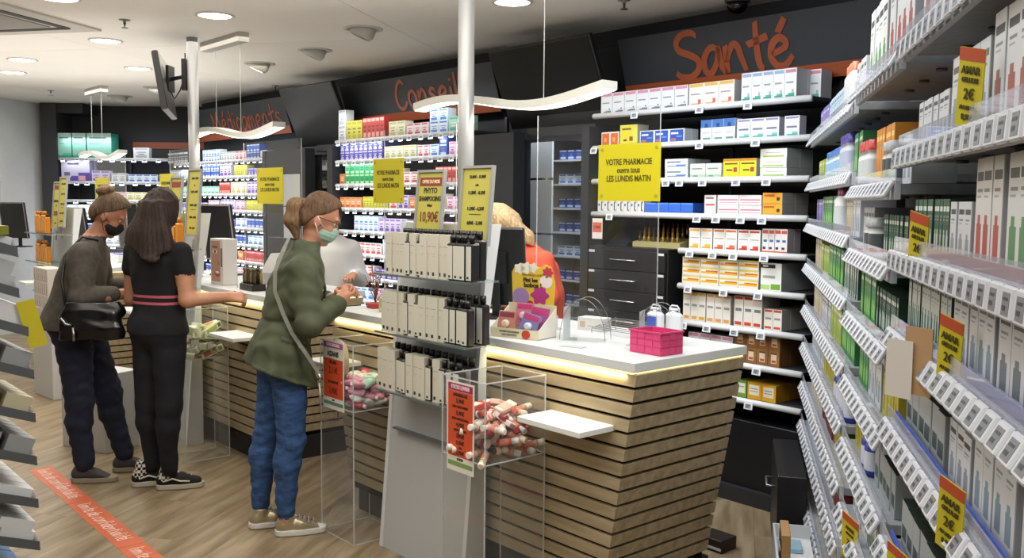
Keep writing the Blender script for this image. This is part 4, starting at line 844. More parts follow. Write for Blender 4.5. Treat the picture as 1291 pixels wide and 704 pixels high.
def put(F, key, a0, a1, b, z, unit, lev, n=None, rows=1, stack=1, name='medicine_box', extra='', cat='box', sc=None, rowdep=None):
    me, w, h, d, desc = DS[key]; w_ = w*(sc or 1)
    if n is None: n = max(1, round((a1-a0)/(w_+.002)))
    st = (a1-a0)/n; k_ = st/w*.985
    if name == 'medicine_box': name = {'Conseil': 'care_box', 'Médicaments': 'remedy_box', 'far': 'hygiene_box', 'store': 'stock_box'}.get(unit.split()[0], name)
    if name == 'carton': name = 'slim_carton' if w < .03 else ('tall_carton' if h > .15 else ('small_carton' if h < .115 else 'carton'))
    unit = unit.replace('wall unit', 'shelving'); base = desc + (' ' + extra if extra else '')
    for k in range(n):
        for q in range(rows):
            for s_ in range(stack):
                o = ob(name, me, None, F(a0 + st*(k+.5), b + q*(d+.003) + rnd.uniform(0, .004), z + s_*(h*(sc or 1)+.0008)), F.rz + rnd.uniform(-.01, .01)); o.scale = (k_, 1, sc or 1)
                pos = []
                if q: pos.append('behind the front row')
                else:
                    if n > 1: pos.append(f'{NTH[k] if k < 20 else "far"} from left')
                    if stack > 1: pos.append(['bottom', 'upper', 'topmost'][s_] if stack == 3 else ['lower', 'upper'][s_] if stack == 2 else f'{NTH[s_]} up')
                lab = ', '.join([base] + pos + [f'{lev} shelf', unit])
                for w_x in (' with a ', ' and a ', ' a ', ' and ', ' with ', ' the ', ' white ', ' small ', ' pale ', ' front'):
                    if len(lab.split()) > 16: lab = lab.replace(w_x, {' with a ': ' with ', ' and a ': ' and '}.get(w_x, ' '))
                tag(o, lab, cat, f'{base}, {lev} shelf, {unit}')
NTH = 'first second third fourth fifth sixth seventh eighth ninth tenth eleventh twelfth thirteenth fourteenth fifteenth sixteenth seventeenth eighteenth nineteenth twentieth'.split()
ZS = [2.10, 1.907, 1.705, 1.507, 1.313, 1.115, .91, .72, .53]
SU = 'Santé wall unit'
px = lambda x: at_px(W, .02, x)
LV = [(z,) if i < 4 else (z, -.40) for i, z in enumerate(ZS)]
tg = lambda *xs: [at_px(W, 0, x) for x in xs]
wall_unit(W, 'black backed wall shelving of medicine boxes under the Santé sign', -1.085, .40, LV, tags=[tg(799, 880, 940), tg(749, 881, 951), tg(840, 857, 886, 928, 966), tg(770, 880, 904, 935, 962), tg(872, 901, 927, 966), tg(871, 916, 960), tg(866, 896, 931, 965), tg(905, 961), tg(952)])
TZ = .032
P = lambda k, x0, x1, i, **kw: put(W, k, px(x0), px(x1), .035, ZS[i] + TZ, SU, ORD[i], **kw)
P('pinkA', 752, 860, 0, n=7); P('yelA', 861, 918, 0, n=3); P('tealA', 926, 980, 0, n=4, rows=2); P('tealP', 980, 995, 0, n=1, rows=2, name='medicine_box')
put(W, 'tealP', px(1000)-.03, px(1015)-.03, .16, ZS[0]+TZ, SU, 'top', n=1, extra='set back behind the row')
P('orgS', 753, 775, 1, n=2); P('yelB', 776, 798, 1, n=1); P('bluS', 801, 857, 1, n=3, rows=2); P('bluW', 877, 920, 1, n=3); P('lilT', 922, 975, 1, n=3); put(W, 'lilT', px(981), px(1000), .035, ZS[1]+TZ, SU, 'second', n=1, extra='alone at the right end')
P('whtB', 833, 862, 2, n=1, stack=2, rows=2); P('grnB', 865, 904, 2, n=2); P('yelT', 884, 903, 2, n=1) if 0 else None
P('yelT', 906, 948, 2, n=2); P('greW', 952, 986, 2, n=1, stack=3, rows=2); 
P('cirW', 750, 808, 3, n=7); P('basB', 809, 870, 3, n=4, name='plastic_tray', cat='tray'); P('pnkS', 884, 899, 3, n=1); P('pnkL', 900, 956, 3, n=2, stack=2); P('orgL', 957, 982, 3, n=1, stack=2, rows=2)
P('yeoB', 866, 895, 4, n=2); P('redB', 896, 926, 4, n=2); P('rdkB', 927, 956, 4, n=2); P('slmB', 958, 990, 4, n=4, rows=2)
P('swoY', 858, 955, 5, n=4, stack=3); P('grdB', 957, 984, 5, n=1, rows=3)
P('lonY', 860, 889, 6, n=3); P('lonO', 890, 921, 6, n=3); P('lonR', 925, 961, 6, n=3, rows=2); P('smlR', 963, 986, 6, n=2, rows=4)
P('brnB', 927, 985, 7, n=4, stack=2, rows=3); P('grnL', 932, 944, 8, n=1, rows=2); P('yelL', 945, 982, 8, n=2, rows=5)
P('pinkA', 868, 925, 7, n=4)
# black drawer unit
t = thing('drawer_unit', 'black drawer unit with slim chrome handles under the left end of the Santé shelves', 'drawers', W(-1.09, -.01, 0), W.rz)
m = MB(); m.bbox(0, .62, .0, .42, .05, 1.335, mat('17181b', .45), .003); m.obj('cabinet_body', t)
for k in range(10):
    z1 = 1.315 - k*.122
    m = MB(); m.bbox(.01, .61, -.018, -.001, z1-.117, z1, mat('1c1d21', .4), .002); d_ = m.obj('drawer', t)
    m = MB(); m.tube([(.21, -.018, z1-.055), (.21, -.04, z1-.055), (.40, -.04, z1-.055), (.40, -.018, z1-.055)], .0045, mat('c4c4c2', .25, .9), 6); m.obj('handle', d_)
    m = MB(); m.box(.012, .06, -.0195, -.018, z1-.018, z1-.004, mat('c8cacc', .4)); m.box(.56, .605, -.0195, -.018, z1-.018, z1-.004, mat('c8cacc', .4)); m.obj('label_holder', stuff(d_) if 0 else d_)
m = MB(); m.box(.01, .61, .01, .4, 0, .05, BLACK); m.obj('plinth', t)
t = thing('nail_stand', 'cream tray of gold capped bottles standing on the black drawer unit', 'display', W(-.82, .08, 1.336), W.rz)
m = MB(); m.prismx([(0, 0), (.16, 0), (.16, .055), (0, .03)], 0, .36, mat('a89e6c', .5)); m.obj('tray', t)
for i in range(9):
    for j in range(3):
        m = MB(); z = .03 + .05*j*.16/.16*.5; m.lathe([(.009, z), (.009, z+.03), (.005, z+.035), (.005, z+.062)], mat('a8843c' if (i+j) % 3 else '5c4a2c', .3, .4), 8, c=(.03+i*.036, .03+j*.045, 0)); m.obj('bottle', t)
t = thing('slanted_tray', 'dark slanted tray beside the cream bottle tray', 'display', W(-1.02, .06, 1.336), W.rz); m = MB(); m.prismx([(0, 0), (.2, 0), (.2, .11), (.19, .115), (0, .01)], 0, .17, mat('24272c', .45)); m.obj('tray', t)
t = thing('shelf_card', 'white and orange price card clipped to the fourth shelf above the drawers', 'card', W(-1.06, -.02, ZS[3]-.13), W.rz); m = MB(); m.box(0, .085, -.002, 0, 0, .125, mat('d8d2cc', .5)); m.obj('card', t); m = MB(); m.box(.006, .079, -.003, -.002, .04, .1, mat('c85a3c', .5)); m.obj('orange_field', t); text('7,90€', .026, mat(DK), 'lettering', t, (.043, -.0034, .07), (R(90), 0, 0))
t = thing('base_cabinet', 'black low base cabinet under the Santé shelves', 'cabinet', W(-.44, 0, 0), W.rz)
m = MB(); m.bbox(0, .88, .02, .42, .08, .44, mat('121317', .4), .003); m.obj('body', t); m = MB(); m.box(0, .88, -.02, .4, 0, .08, mat('26272b', .5)); m.obj('plinth', t)
# ------------------------------------------------------------------ palettes for the distant units
def tall(k, w, h, d, base, c1, c2, desc): D(k, w, h, d, base, [(.08, .92, .82, .95, c1), (.2, .8, .55, .62, c2), (.15, .85, .08, .3, c1), (.3, .7, .35, .45, c2)], desc)
tall('q_wht', .10, .13, .08, 'dfe2e6', 'a8b0b8', '8890a0', 'white box with grey print')
tall('q_yel', .07, .16, .08, 'c9c44c', 'a8a434', '6f7434', 'tall yellow box')
tall('q_red', .07, .17, .08, 'b83c34', 'd8a098', '6c1c1c', 'tall red box')
tall('q_rdw', .09, .09, .08, 'e0d8d8', 'c84850', 'c84850', 'white box with red print')
tall('q_blw', .10, .09, .08, 'dde4ee', '3f7cc0', '5a98d8', 'white box with blue swirls')
tall('q_grn', .07, .085, .08, '2f9a5c', 'a8dca8', '1a6038', 'bright green box')
tall('q_vio', .07, .075, .08, '4c4a94', 'c8b8dc', 'd8d4e8', 'violet box with pale ovals')
tall('q_pnk', .09, .10, .08, 'dcc4d0', 'b8688c', 'a04c78', 'pink box')
tall('q_org', .09, .09, .08, 'dc9868', 'c8642c', 'e4d4c0', 'orange box')
tall('q_cre', .11, .12, .08, 'dcd8bc', 'b4b06c', '98945c', 'cream box with olive print')
tall('q_pur', .08, .11, .08, 'c8bcdc', '6a4a9c', '54387c', 'lilac box with purple print')
tall('q_mnt', .10, .08, .08, 'a8d4c0', '5aa88c', 'e0ece8', 'mint green box')
tall('q_dbl', .09, .09, .08, '344c98', 'c8d4ec', '6888c8', 'dark blue box')
tall('q_blk', .05, .13, .08, '24262c', 'd8d8d8', 'd8d8d8', 'slim black bottle box')
LK = ['q_wht', 'q_yel', 'q_red', 'q_rdw', 'q_blw', 'q_grn', 'q_vio', 'q_pnk', 'q_org', 'q_cre', 'q_pur', 'q_mnt', 'q_dbl', 'q_blk']
def fill(F, unit, lv, spec, z, b=.035, hmax=.165, off=TZ, pxs=False, dmax=None):
    for sp in spec:
        k, x0, x1 = sp[:3]; kw = sp[3] if len(sp) > 3 else {}
        if pxs: x0, x1 = at_px(F, b, x0), at_px(F, b, x1)
        put(F, k, x0, x1, b, z+off, unit, lv, **kw)
CU = 'Conseil wall unit'
ZC = [2.07, 1.90, 1.70, 1.50, 1.31, 1.12, .93, .74, .55]
wall_unit(W, 'bright wall shelving of coloured boxes under the Conseil sign', -4.15, -2.28, [(z,) for z in ZC])
CS = [
 [('q_wht', 427, 436, dict(stack=2)), ('q_yel', 437, 456), ('q_red', 457, 484), ('q_cre', 490, 510), ('q_rdw', 512, 539), ('q_blw', 541, 563, dict(stack=2)), ('q_mnt', 564, 590, dict(stack=1, sc=1.4))],
 [('q_vio', 429, 482, dict(stack=2, rows=2)), ('q_cre', 484, 524, dict(sc=.8)), ('q_rdw', 526, 540), ('q_blw', 541, 552), ('q_dbl', 553, 563, dict(stack=2)), ('q_pnk', 565, 590)],
 [('q_org', 428, 434), ('q_grn', 435, 472, dict(stack=2, rows=2)), ('q_cre', 474, 506), ('q_rdw', 508, 545, dict(stack=1)), ('q_red', 548, 590, dict(sc=.7))],
 [('q_org', 428, 455), ('q_yel', 457, 488, dict(sc=.6)), ('q_rdw', 490, 500), ('q_pur', 501, 514), ('q_org', 516, 530, dict(extra='right of the purple ones')), ('q_cre', 532, 560), ('q_pnk', 562, 590)],
 [('q_blw', 446, 476, dict(stack=2, sc=.7)), ('q_pur', 477, 512), ('q_vio', 514, 540), ('q_pnk', 542, 590)],
 [('q_org', 430, 452), ('q_rdw', 453, 480), ('q_wht', 482, 494), ('q_red', 496, 540, dict(sc=.6)), ('q_wht', 545, 590, dict(extra='at the right end'))],
 [('q_rdw', 432, 470), ('q_vio', 473, 500), ('q_wht', 503, 590)],
 [('q_blw', 432, 470), ('q_pnk', 473, 520), ('q_cre', 522, 590)],
 [('q_dbl', 432, 490), ('q_wht', 493, 590)]]
for i, sp in enumerate(CS): fill(W, CU, ORD[i], sp, ZC[i], pxs=True)
MU = 'Médicaments wall unit'
ZM = [1.965, 1.80, 1.62, 1.45, 1.28, 1.11, .94, .77, .60]
wall_unit(W, 'bright wall shelving of small boxes under the Médicaments sign', -7.75, -5.47, [(z,) for z in ZM], ups=4)
MS = [
 [('q_blk', 213, 238, dict(rows=1)), ('q_blw', 257, 278, dict(stack=2, sc=.7)), ('q_wht', 280, 297, dict(sc=.7)), ('q_rdw', 298, 311), ('q_dbl', 312, 328, dict(stack=2, sc=.8)), ('q_wht', 329, 337, dict(sc=.6, extra='far right'))],
 [('q_wht', 215, 250, dict(sc=.7)), ('q_dbl', 256, 277, dict(stack=2, sc=.8)), ('q_pur', 278, 292, dict(sc=1.2)), ('q_yel', 296, 312, dict(sc=.7)), ('q_vio', 313, 336)],
 [('q_mnt', 225, 276), ('q_red', 277, 290, dict(sc=.7)), ('q_cre', 291, 311), ('q_pur', 312, 336, dict(sc=1.1))],
 [('q_vio', 228, 262), ('q_pnk', 263, 276), ('q_pur', 279, 296), ('q_pnk', 297, 309, dict(extra='mid row')), ('q_yel', 310, 337, dict(sc=.65))],
 [('q_pnk', 258, 272), ('q_vio', 278, 296), ('q_blw', 297, 310), ('q_dbl', 311, 337)],
 [('q_wht', 258, 280), ('q_dbl', 282, 310), ('q_blw', 312, 337)],
 [('q_org', 258, 305), ('q_red', 307, 337, dict(sc=.6))],
 [('q_dbl', 258, 290), ('q_rdw', 292, 337)],
 [('q_rdw', 280, 320), ('q_blw', 322, 337)]]
for i, sp in enumerate(MS): fill(W, MU, ORD[i], sp, ZM[i], pxs=True)
# far left unit with diaper packs
FU = 'far left wall unit'
ZF = [2.04, 1.76, 1.54, 1.35, 1.17, 1.0, .83]
wall_unit(A, 'wall shelving with green diaper packs on top, between the white wall and the pole', -1.74, -.32, [(z,) for z in ZF], b0=-.05, depth=.34)
def pack(k, w, h, d, base, parts, desc): D(k, w, h, d, base, parts, desc)
D('diap', .26, .30, .2, '8fc8b4', [(.0, 1, .75, 1, 'b8dcd0'), (.1, .8, .78, .84, '4c7c78'), (.0, 1, .0, .12, '3c9c84'), (.35, 1, .12, .2, '62b8a0'), (.1, .5, .55, .6, '6ca898')], 'green and white diaper pack', '3fa890')
D('conf', .36, .28, .2, 'c4c0d8', [(.15, .22, .84, .89, '3a3c70'), (.22, .62, .72, .8, '44486c'), (.1, .3, .25, .4, '6c6484'), (.3, .6, .0, .18, '5a4aa0'), (.6, 1, .0, .38, '5a4aa0'), (.35, 1, .0, .24, '5a4aa0'), (.6, .85, .05, .25, 'd89ca4')], 'large lilac Confiance pack', 'a8a4c4')
fp = lambda x: at_px(A, -.02, x)
put(A, 'diap', fp(76), fp(93), -.02, ZF[0]+TZ, FU, 'top', n=1, name='diaper_pack', cat='pack', extra='leftmost'); put(A, 'diap', fp(94), fp(111), -.02, ZF[0]+TZ, FU, 'top', n=1, name='diaper_pack', cat='pack', extra='in the middle'); put(A, 'diap', fp(112), fp(143), -.02, ZF[0]+TZ, FU, 'top', n=1, name='diaper_pack', cat='pack', extra='the widest')
put(A, 'q_wht', fp(170), fp(190), -.02, ZF[0]+TZ, FU, 'top', n=1, name='white_carton')
put(A, 'conf', fp(79), fp(115), -.02, ZF[1]+TZ, FU, 'second', n=1, name='diaper_pack', cat='pack')
FS = [None, [('q_pur', 117, 140, dict(sc=1.2)), ('q_wht', 142, 160, dict(sc=.8)), ('q_pnk', 161, 182, dict(sc=.5)), ('q_blw', 163, 200, dict(sc=1)), ('q_vio', 201, 210)],
      [('q_pnk', 140, 160), ('q_cre', 160, 210, dict(sc=.8))], [('q_wht', 78, 135), ('q_blw', 145, 208)], [('q_dbl', 78, 130), ('q_blw', 160, 208)], [('q_wht', 78, 208)], [('q_vio', 78, 208)]]
for i, sp in enumerate(FS):
    if sp:
        if i == 1: sp = [s for s in sp if s[0] != 'q_pnk']
        fill(A, FU, ORD[i], sp, ZF[i], b=-.02, pxs=True)
# shelf lighting: slim strips over each unit
for F_, a0, a1, b_, zz_, pw in ((W, -4.13, -2.3, -.02, ZC, 3.0), (W, -7.7, -5.5, -.02, ZM, 4.0), (A, -1.7, -.35, -.08, ZF, 2.4)):
    for z in [zz_[0] + .26] + zz_:
        l = area('shelf_strip_light', F_((a0+a1)/2, b_, z - .004), a1-a0, .02, pw, (.80, .88, 1)); l.rotation_euler = (R(32), 0, F_.rz)
l = area('unit_front_fill', W(-.35, -1.0, 2.66), 1.4, .15, 16, COOL, spread=120); l.rotation_euler = (R(28), 0, W.rz)  # soft front light added for the Santé boxes, no strip fixture there
# store room shelving seen through the openings
def store_unit(a0, a1, b, label, cells, door=None):
    t = thing('store_shelving', label, 'shelving', W(a0, b, 0), W.rz); w = a1-a0; WH = mat('d4d8dc', .5)
    m = MB(); m.box(0, w, .34, .36, 0, 2.2, WH); m.obj('back_panel', t)
    for k in range(cells+1):
        x = w*k/cells; m = MB(); m.box(x-.012, x+.012, 0, .34, 0, 2.2, WH); m.obj('side_panel', t)
    for k in range(12): m = MB(); m.box(.012, w-.012, 0.01, .34, .1 + k*.18, .115 + k*.18, WH); m.obj('shelf', t)
    if door:
        for k in range(5): m = MB(); m.box(.0, w*door, -.02, -.002, .1+k*.42, .1+k*.42+.405, mat('c9ced2', .5)); m.obj('door', t)
    return t
store_unit(-2.75, -1.5, .75, 'white store room shelving with blue boxes behind the opening by the orange blouse', 3, .42)
for k in range(12):
    for (x0, x1, key) in ((-2.2, -1.95, 'q_dbl' if k % 3 else 'q_blw'), (-1.9, -1.56, ['q_wht', 'q_blw', 'q_org', 'q_dbl'][k % 4])):
        z = .115 + k*.18
        if .5 < z < 2.1: put(W, key, x0, x1, .78, z-.0, 'store room behind the orange blouse', ORD[max(0, 10-k-1)] if 0 <= 10-k-1 < 10 else 'top', sc=.8, extra='')
store_unit(-6.0, -5.0, .75, 'white store room shelving with cartons behind the opening by the middle units', 2)
D('cartn', .26, .15, .2, '9a7c58', [(.2, .8, .2, .7, 'd0ccc4')], 'brown carton with a white label')
D('cartw', .26, .13, .2, 'c8cacc', [(.2, .8, .3, .7, '8a94a4')], 'pale carton with a grey label')
for k in (3, 5, 7, 9, 10, 6, 8, 4): put(W, 'cartn' if k % 2 else 'cartw', -5.9, -5.1, .78, .115 + k*.18, 'store room behind the middle units', ORD[11-k-1], n=3, name='storage_carton')
# white paper sheets on the pillar between the units
t = thing('paper_sheets', 'two white paper sheets hung on the dark pillar right of the Médicaments shelves', 'paper', W(-5.07, -.024, 0), W.rz)
for k in range(2): m = MB(); m.box(0, .32, 0, .003, 1.24 + k*.3, 1.53 + k*.3, mat('b4b8bc', .6)); m.obj('sheet', t)
# ------------------------------------------------------------------ shelving run close to the camera on the right
GB = {'far': (2.86, 4.62, [1.90, 1.69, 1.50, 1.31, 1.11, .93, .74, .55, .30]),
      'middle': (2.06, 2.84, [1.92, 1.645, 1.465, 1.28, 1.09, .90, .70, .50, .28]),
      'near': (.62, 2.04, [1.93, 1.71, 1.50, 1.335, 1.14, .88, .62, .35])}
_t = MB(); _t.bbox(-.0255, .0255, -.010, 0, -.030, .012, mat('d4d8e0', .25), .003); _t.box(-.015, .015, -.0106, -.010, -.024, .004, mat('767d86', .35)); _t.box(-.011, .009, -.0110, -.0106, -.006, -.002, mat('3a3f46', .4)); _t.box(-.011, .003, -.0110, -.0106, -.018, -.012, mat('3a3f46', .4))
GTAG = _t.mesh('price_tag')
SHW = mat('b8bdc4', .4); UNG = noisy('perforated_shelf', '8e9398', '9aa0a5', (40, 40, 40), .5); LIP = glassy('clear_lip', (.93, .94, 1, 1), .22)
bays = {}
for nm, (r0, r1, lv) in GB.items():
    t = thing('shelving_bay', f'{nm} bay of the white shelving run along the right side of the picture' if 0 else {'far': 'far bay of the white side shelving, ending at the black wall', 'middle': 'middle bay of the white side shelving, green boxes on it', 'near': 'nearest bay of the white side shelving with big grey price tags'}[nm], 'shelving', G(-r0, 0, 0), G.rz)
    bays[nm] = t; w = r1 - r0
    m = MB(); m.box(-w, 0, .43, .45, 0, 2.35, mat('aeb3b8', .5)); m.obj('back_panel', t)
    m = MB(); m.box(-w-.01, -w+.01, .38, .43, 0, 2.35, mat('6a6e72', .4, .5)); m.obj('upright', t)
    m = MB(); m.box(-w, 0, .04, .43, 0, .12, mat('3a3c40', .5)); m.obj('plinth', t)
    for i, z in enumerate(lv):
        m = MB(); m.box(-w+.004, -.004, .012, .43, z-.022, z, UNG); s = m.obj('shelf', t)
        m = MB(); m.box(-w+.002, -.002, .0, .012, z-.034, z+.006, SHW); m.obj('shelf_rail', s)
        m = MB(); m.box(-w+.002, -.002, .0, .0025, z+.006, z+.034, LIP); m.obj('clear_lip', s)
        if nm == 'near' and i in (2, 3, 4, 5):
            m = MB(); m.box(-w+.01, -.01, .016, .02, z+.001, z+.022, mat({2: 'a82c3c', 3: '4458b8', 4: '3c58b4', 5: '4458b8'}[i], .3)); m.obj('coloured_strip', s)
        step = .057 if nm == 'near' else (.062 if nm == 'middle' else .075)
        n = int(w/step); tilt = {'near': -4 if z > 1.45 else -28, 'middle': -30, 'far': -26}[nm]
        for k in range(n):
            if z < .5 and nm != 'far' and k % 2: continue
            o = ob('price_tag', GTAG, s, (-(k+.5)*w/n, -.003, z-.006)); o.rotation_euler.x = R(tilt)
        for k in range(0, int(w/.2)):
            if z > 1.6: m = MB(); m.lathe([(.012, 0), (.012, -.006)], mat('5f6468', .4), 10, c=(-(k+.5)*.2, .1, z-.0225)); m.obj('rivet', s)
# designs
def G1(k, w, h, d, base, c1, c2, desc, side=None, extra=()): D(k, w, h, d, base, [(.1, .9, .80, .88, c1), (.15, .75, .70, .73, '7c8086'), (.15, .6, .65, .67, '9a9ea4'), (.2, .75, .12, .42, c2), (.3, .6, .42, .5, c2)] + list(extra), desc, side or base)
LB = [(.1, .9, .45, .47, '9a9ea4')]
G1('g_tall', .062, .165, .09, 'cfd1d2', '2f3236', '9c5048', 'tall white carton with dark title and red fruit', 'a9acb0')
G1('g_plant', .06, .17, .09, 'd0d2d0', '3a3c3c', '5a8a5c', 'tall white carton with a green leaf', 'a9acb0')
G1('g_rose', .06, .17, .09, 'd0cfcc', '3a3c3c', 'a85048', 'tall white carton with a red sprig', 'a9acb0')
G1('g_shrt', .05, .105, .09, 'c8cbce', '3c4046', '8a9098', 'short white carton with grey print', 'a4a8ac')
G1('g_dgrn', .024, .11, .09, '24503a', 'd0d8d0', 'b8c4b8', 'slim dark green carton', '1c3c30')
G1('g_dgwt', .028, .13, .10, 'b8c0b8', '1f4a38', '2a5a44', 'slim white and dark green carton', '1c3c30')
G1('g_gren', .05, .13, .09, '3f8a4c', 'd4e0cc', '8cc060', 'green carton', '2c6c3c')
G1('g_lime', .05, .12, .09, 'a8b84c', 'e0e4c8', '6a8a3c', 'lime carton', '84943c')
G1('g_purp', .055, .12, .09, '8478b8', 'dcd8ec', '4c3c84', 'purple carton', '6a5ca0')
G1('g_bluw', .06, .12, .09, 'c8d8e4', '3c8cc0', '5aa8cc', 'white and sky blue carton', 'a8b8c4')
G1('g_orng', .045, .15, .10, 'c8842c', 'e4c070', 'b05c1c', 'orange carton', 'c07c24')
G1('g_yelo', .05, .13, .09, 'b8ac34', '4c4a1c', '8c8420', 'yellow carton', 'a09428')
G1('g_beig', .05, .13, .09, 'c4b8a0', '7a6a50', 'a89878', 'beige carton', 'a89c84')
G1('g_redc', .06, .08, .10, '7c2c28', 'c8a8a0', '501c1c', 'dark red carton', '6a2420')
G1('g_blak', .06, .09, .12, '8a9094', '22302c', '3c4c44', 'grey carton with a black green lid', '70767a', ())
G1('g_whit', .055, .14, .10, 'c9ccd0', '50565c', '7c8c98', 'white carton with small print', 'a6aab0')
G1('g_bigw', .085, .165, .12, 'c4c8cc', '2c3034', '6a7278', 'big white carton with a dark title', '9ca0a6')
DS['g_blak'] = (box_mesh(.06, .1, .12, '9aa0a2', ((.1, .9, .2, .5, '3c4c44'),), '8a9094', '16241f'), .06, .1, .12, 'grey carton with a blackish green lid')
DS['g_yelb'] = DS['g_yelo']
# bottle shapes
def bottle_kind(k, r, h, body, cap, lab, desc, capf=.2, rc=None):
    b = MB(); rc = rc or r*.6
    b.lathe([(r*.9, 0), (r, .006), (r, h*(1-capf)-.012), (r*.7, h*(1-capf)), (rc, h*(1-capf)+.001), (rc, h*.98), (rc*.8, h)], mat(body, .3), 14)
    b.lathe([(rc+.0006, h*(1-capf)+.004), (rc+.0006, h*.985), (rc*.8, h+.0008)], mat(cap, .3), 14, capb=False); b.lathe([(r+.0005, h*.15), (r+.0005, h*.6)], mat(lab, .4), 14, capb=False, capt=False)
    DS[k] = (b.mesh('bottle'), r*2+.004, h, r*2+.006, desc)
bottle_kind('b_wht', .027, .17, 'd4d6d8', '8a2c5c', 'c4ccd4', 'white bottle with a magenta cap')
bottle_kind('b_redc', .022, .13, 'c8ccd0', 'a82424', 'b8c0c4', 'white spray can with a red cap', .25, .02)
bottle_kind('b_vioc', .022, .14, 'c4c8d4', '3c2c8c', 'a8b0c8', 'white spray can with a violet cap', .25, .02)
bottle_kind('b_blu', .022, .11, '2c3c98', '1c2868', 'c8ccdc', 'blue bottle', .2)
bottle_kind('b_slim', .018, .16, 'd0d2d4', 'c86c4c', 'b8bcc4', 'slim white bottle with an orange cap', .2)
bottle_kind('b_sky', .024, .11, 'c8dce8', '3c74c0', '88b4d8', 'pale blue bottle with a blue cap', .25, .02)
bottle_kind('b_jar', .03, .10, 'c4c8c8', '9aa0a4', '4c5458', 'grey lidded jar', .25, .028)
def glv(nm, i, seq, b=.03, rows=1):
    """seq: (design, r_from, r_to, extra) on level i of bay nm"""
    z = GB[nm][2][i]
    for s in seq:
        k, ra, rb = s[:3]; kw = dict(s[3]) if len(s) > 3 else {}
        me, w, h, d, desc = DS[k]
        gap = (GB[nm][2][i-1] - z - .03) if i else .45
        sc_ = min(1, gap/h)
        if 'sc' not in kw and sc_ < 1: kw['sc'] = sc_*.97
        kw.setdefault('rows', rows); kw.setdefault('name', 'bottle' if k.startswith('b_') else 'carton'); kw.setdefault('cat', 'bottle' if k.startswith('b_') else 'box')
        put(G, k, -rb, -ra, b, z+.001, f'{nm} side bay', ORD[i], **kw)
X = dict
glv('far', 0, [('g_purp', 4.1, 4.5), ('g_bluw', 3.35, 4.08), ('b_slim', 3.15, 3.33), ('g_whit', 2.9, 3.12)], rows=1)
glv('middle', 0, [('g_tall', 2.1, 2.45, X(sc=1.5)), ('g_plant', 2.5, 2.82, X(sc=1.3))])
glv('near', 0, [('g_tall', 1.55, 2.0, X(sc=1.3)), ('g_plant', 1.0, 1.52, X(sc=1.3)), ('g_bigw', .64, .98)])
glv('far', 1, [('g_lime', 4.1, 4.5, X(sc=.85)), ('g_bluw', 3.9, 4.08), ('b_sky', 3.4, 3.88), ('b_vioc', 3.15, 3.38), ('g_gren', 2.9, 3.13)])
glv('middle', 1, [('b_redc', 2.62, 2.82), ('g_orng', 2.32, 2.6), ('b_jar', 2.2, 2.3), ('g_shrt', 2.07, 2.18)])
glv('near', 1, [('g_shrt', 1.72, 2.0, X(sc=.9)), ('g_whit', 1.45, 1.70), ('g_tall', 1.05, 1.43), ('g_bigw', .64, 1.03)])
glv('far', 2, [('g_purp', 4.2, 4.5), ('g_gren', 3.5, 4.18), ('b_wht', 3.3, 3.45), ('g_beig', 3.1, 3.28), ('g_pinkx' if 0 else 'g_whit', 2.9, 3.08)])
glv('middle', 2, [('g_whit', 2.6, 2.82, X(sc=.9)), ('b_jar', 2.45, 2.58), ('g_dgrn', 2.08, 2.43)])
glv('near', 2, [('g_dgrn', 1.68, 2.0), ('g_shrt', 1.52, 1.66), ('g_rose', 1.34, 1.50), ('g_plant', 1.14, 1.32), ('g_rose', .9, 1.12, X(extra='nearer the camera')), ('g_tall', .64, .88)])
glv('far', 3, [('g_beig', 4.2, 4.5), ('g_lime', 3.85, 4.18), ('g_gren', 3.3, 3.83), ('g_dgwt', 2.9, 3.28)])
glv('middle', 3, [('g_gren', 2.5, 2.8), ('g_dgrn', 2.15, 2.48)])
glv('near', 3, [('g_dgwt', 1.62, 2.02), ('g_whit', 1.34, 1.60), ('g_bigw', 1.0, 1.32), ('g_shrt', .64, .98)], rows=1)
put(G, 'g_redc', -1.98, -1.4, .22, GB['near'][2][3]+.001, 'near side bay', 'fourth', name='carton', extra='at the back', n=8)
glv('far', 4, [('g_beig', 4.1, 4.5), ('g_shrt', 3.7, 4.08), ('g_lime', 3.3, 3.68), ('g_gren', 2.9, 3.28)])
glv('middle', 4, [('g_gren', 2.6, 2.8), ('g_whit', 2.35, 2.58), ('g_yelo', 2.1, 2.33)])
glv('near', 4, [('g_blak', 1.62, 2.0, X(rows=2)), ('g_shrt', 1.44, 1.60), ('g_whit', 1.2, 1.42), ('g_rose', .95, 1.18), ('g_tall', .64, .93)])
glv('far', 5, [('g_whit', 3.9, 4.5), ('g_yelo', 3.3, 3.88), ('b_blu', 2.9, 3.28)])
glv('middle', 5, [('g_yelo', 2.56, 2.8), ('b_blu', 2.42, 2.54), ('g_blak', 2.1, 2.4, X(rows=2))])
glv('near', 5, [('g_blak', 1.6, 2.0, X(rows=2)), ('g_whit', 1.3, 1.58), ('g_bigw', .9, 1.28)])
glv('far', 6, [('g_beig', 3.9, 4.5), ('g_redc', 3.4, 3.88), ('g_yelo', 2.9, 3.38)])
glv('middle', 6, [('g_whit', 2.5, 2.8), ('g_dgwt', 2.1, 2.48)])
glv('near', 6, [('g_blak', 1.5, 2.0), ('g_dgwt', 1.1, 1.48)])
glv('far', 7, [('g_whit', 3.7, 4.5), ('g_redc', 2.9, 3.68)])
glv('middle', 7, [('g_yelo', 2.5, 2.8), ('g_redc', 2.1, 2.48)])
glv('far', 8, [('g_beig', 2.9, 4.5)])
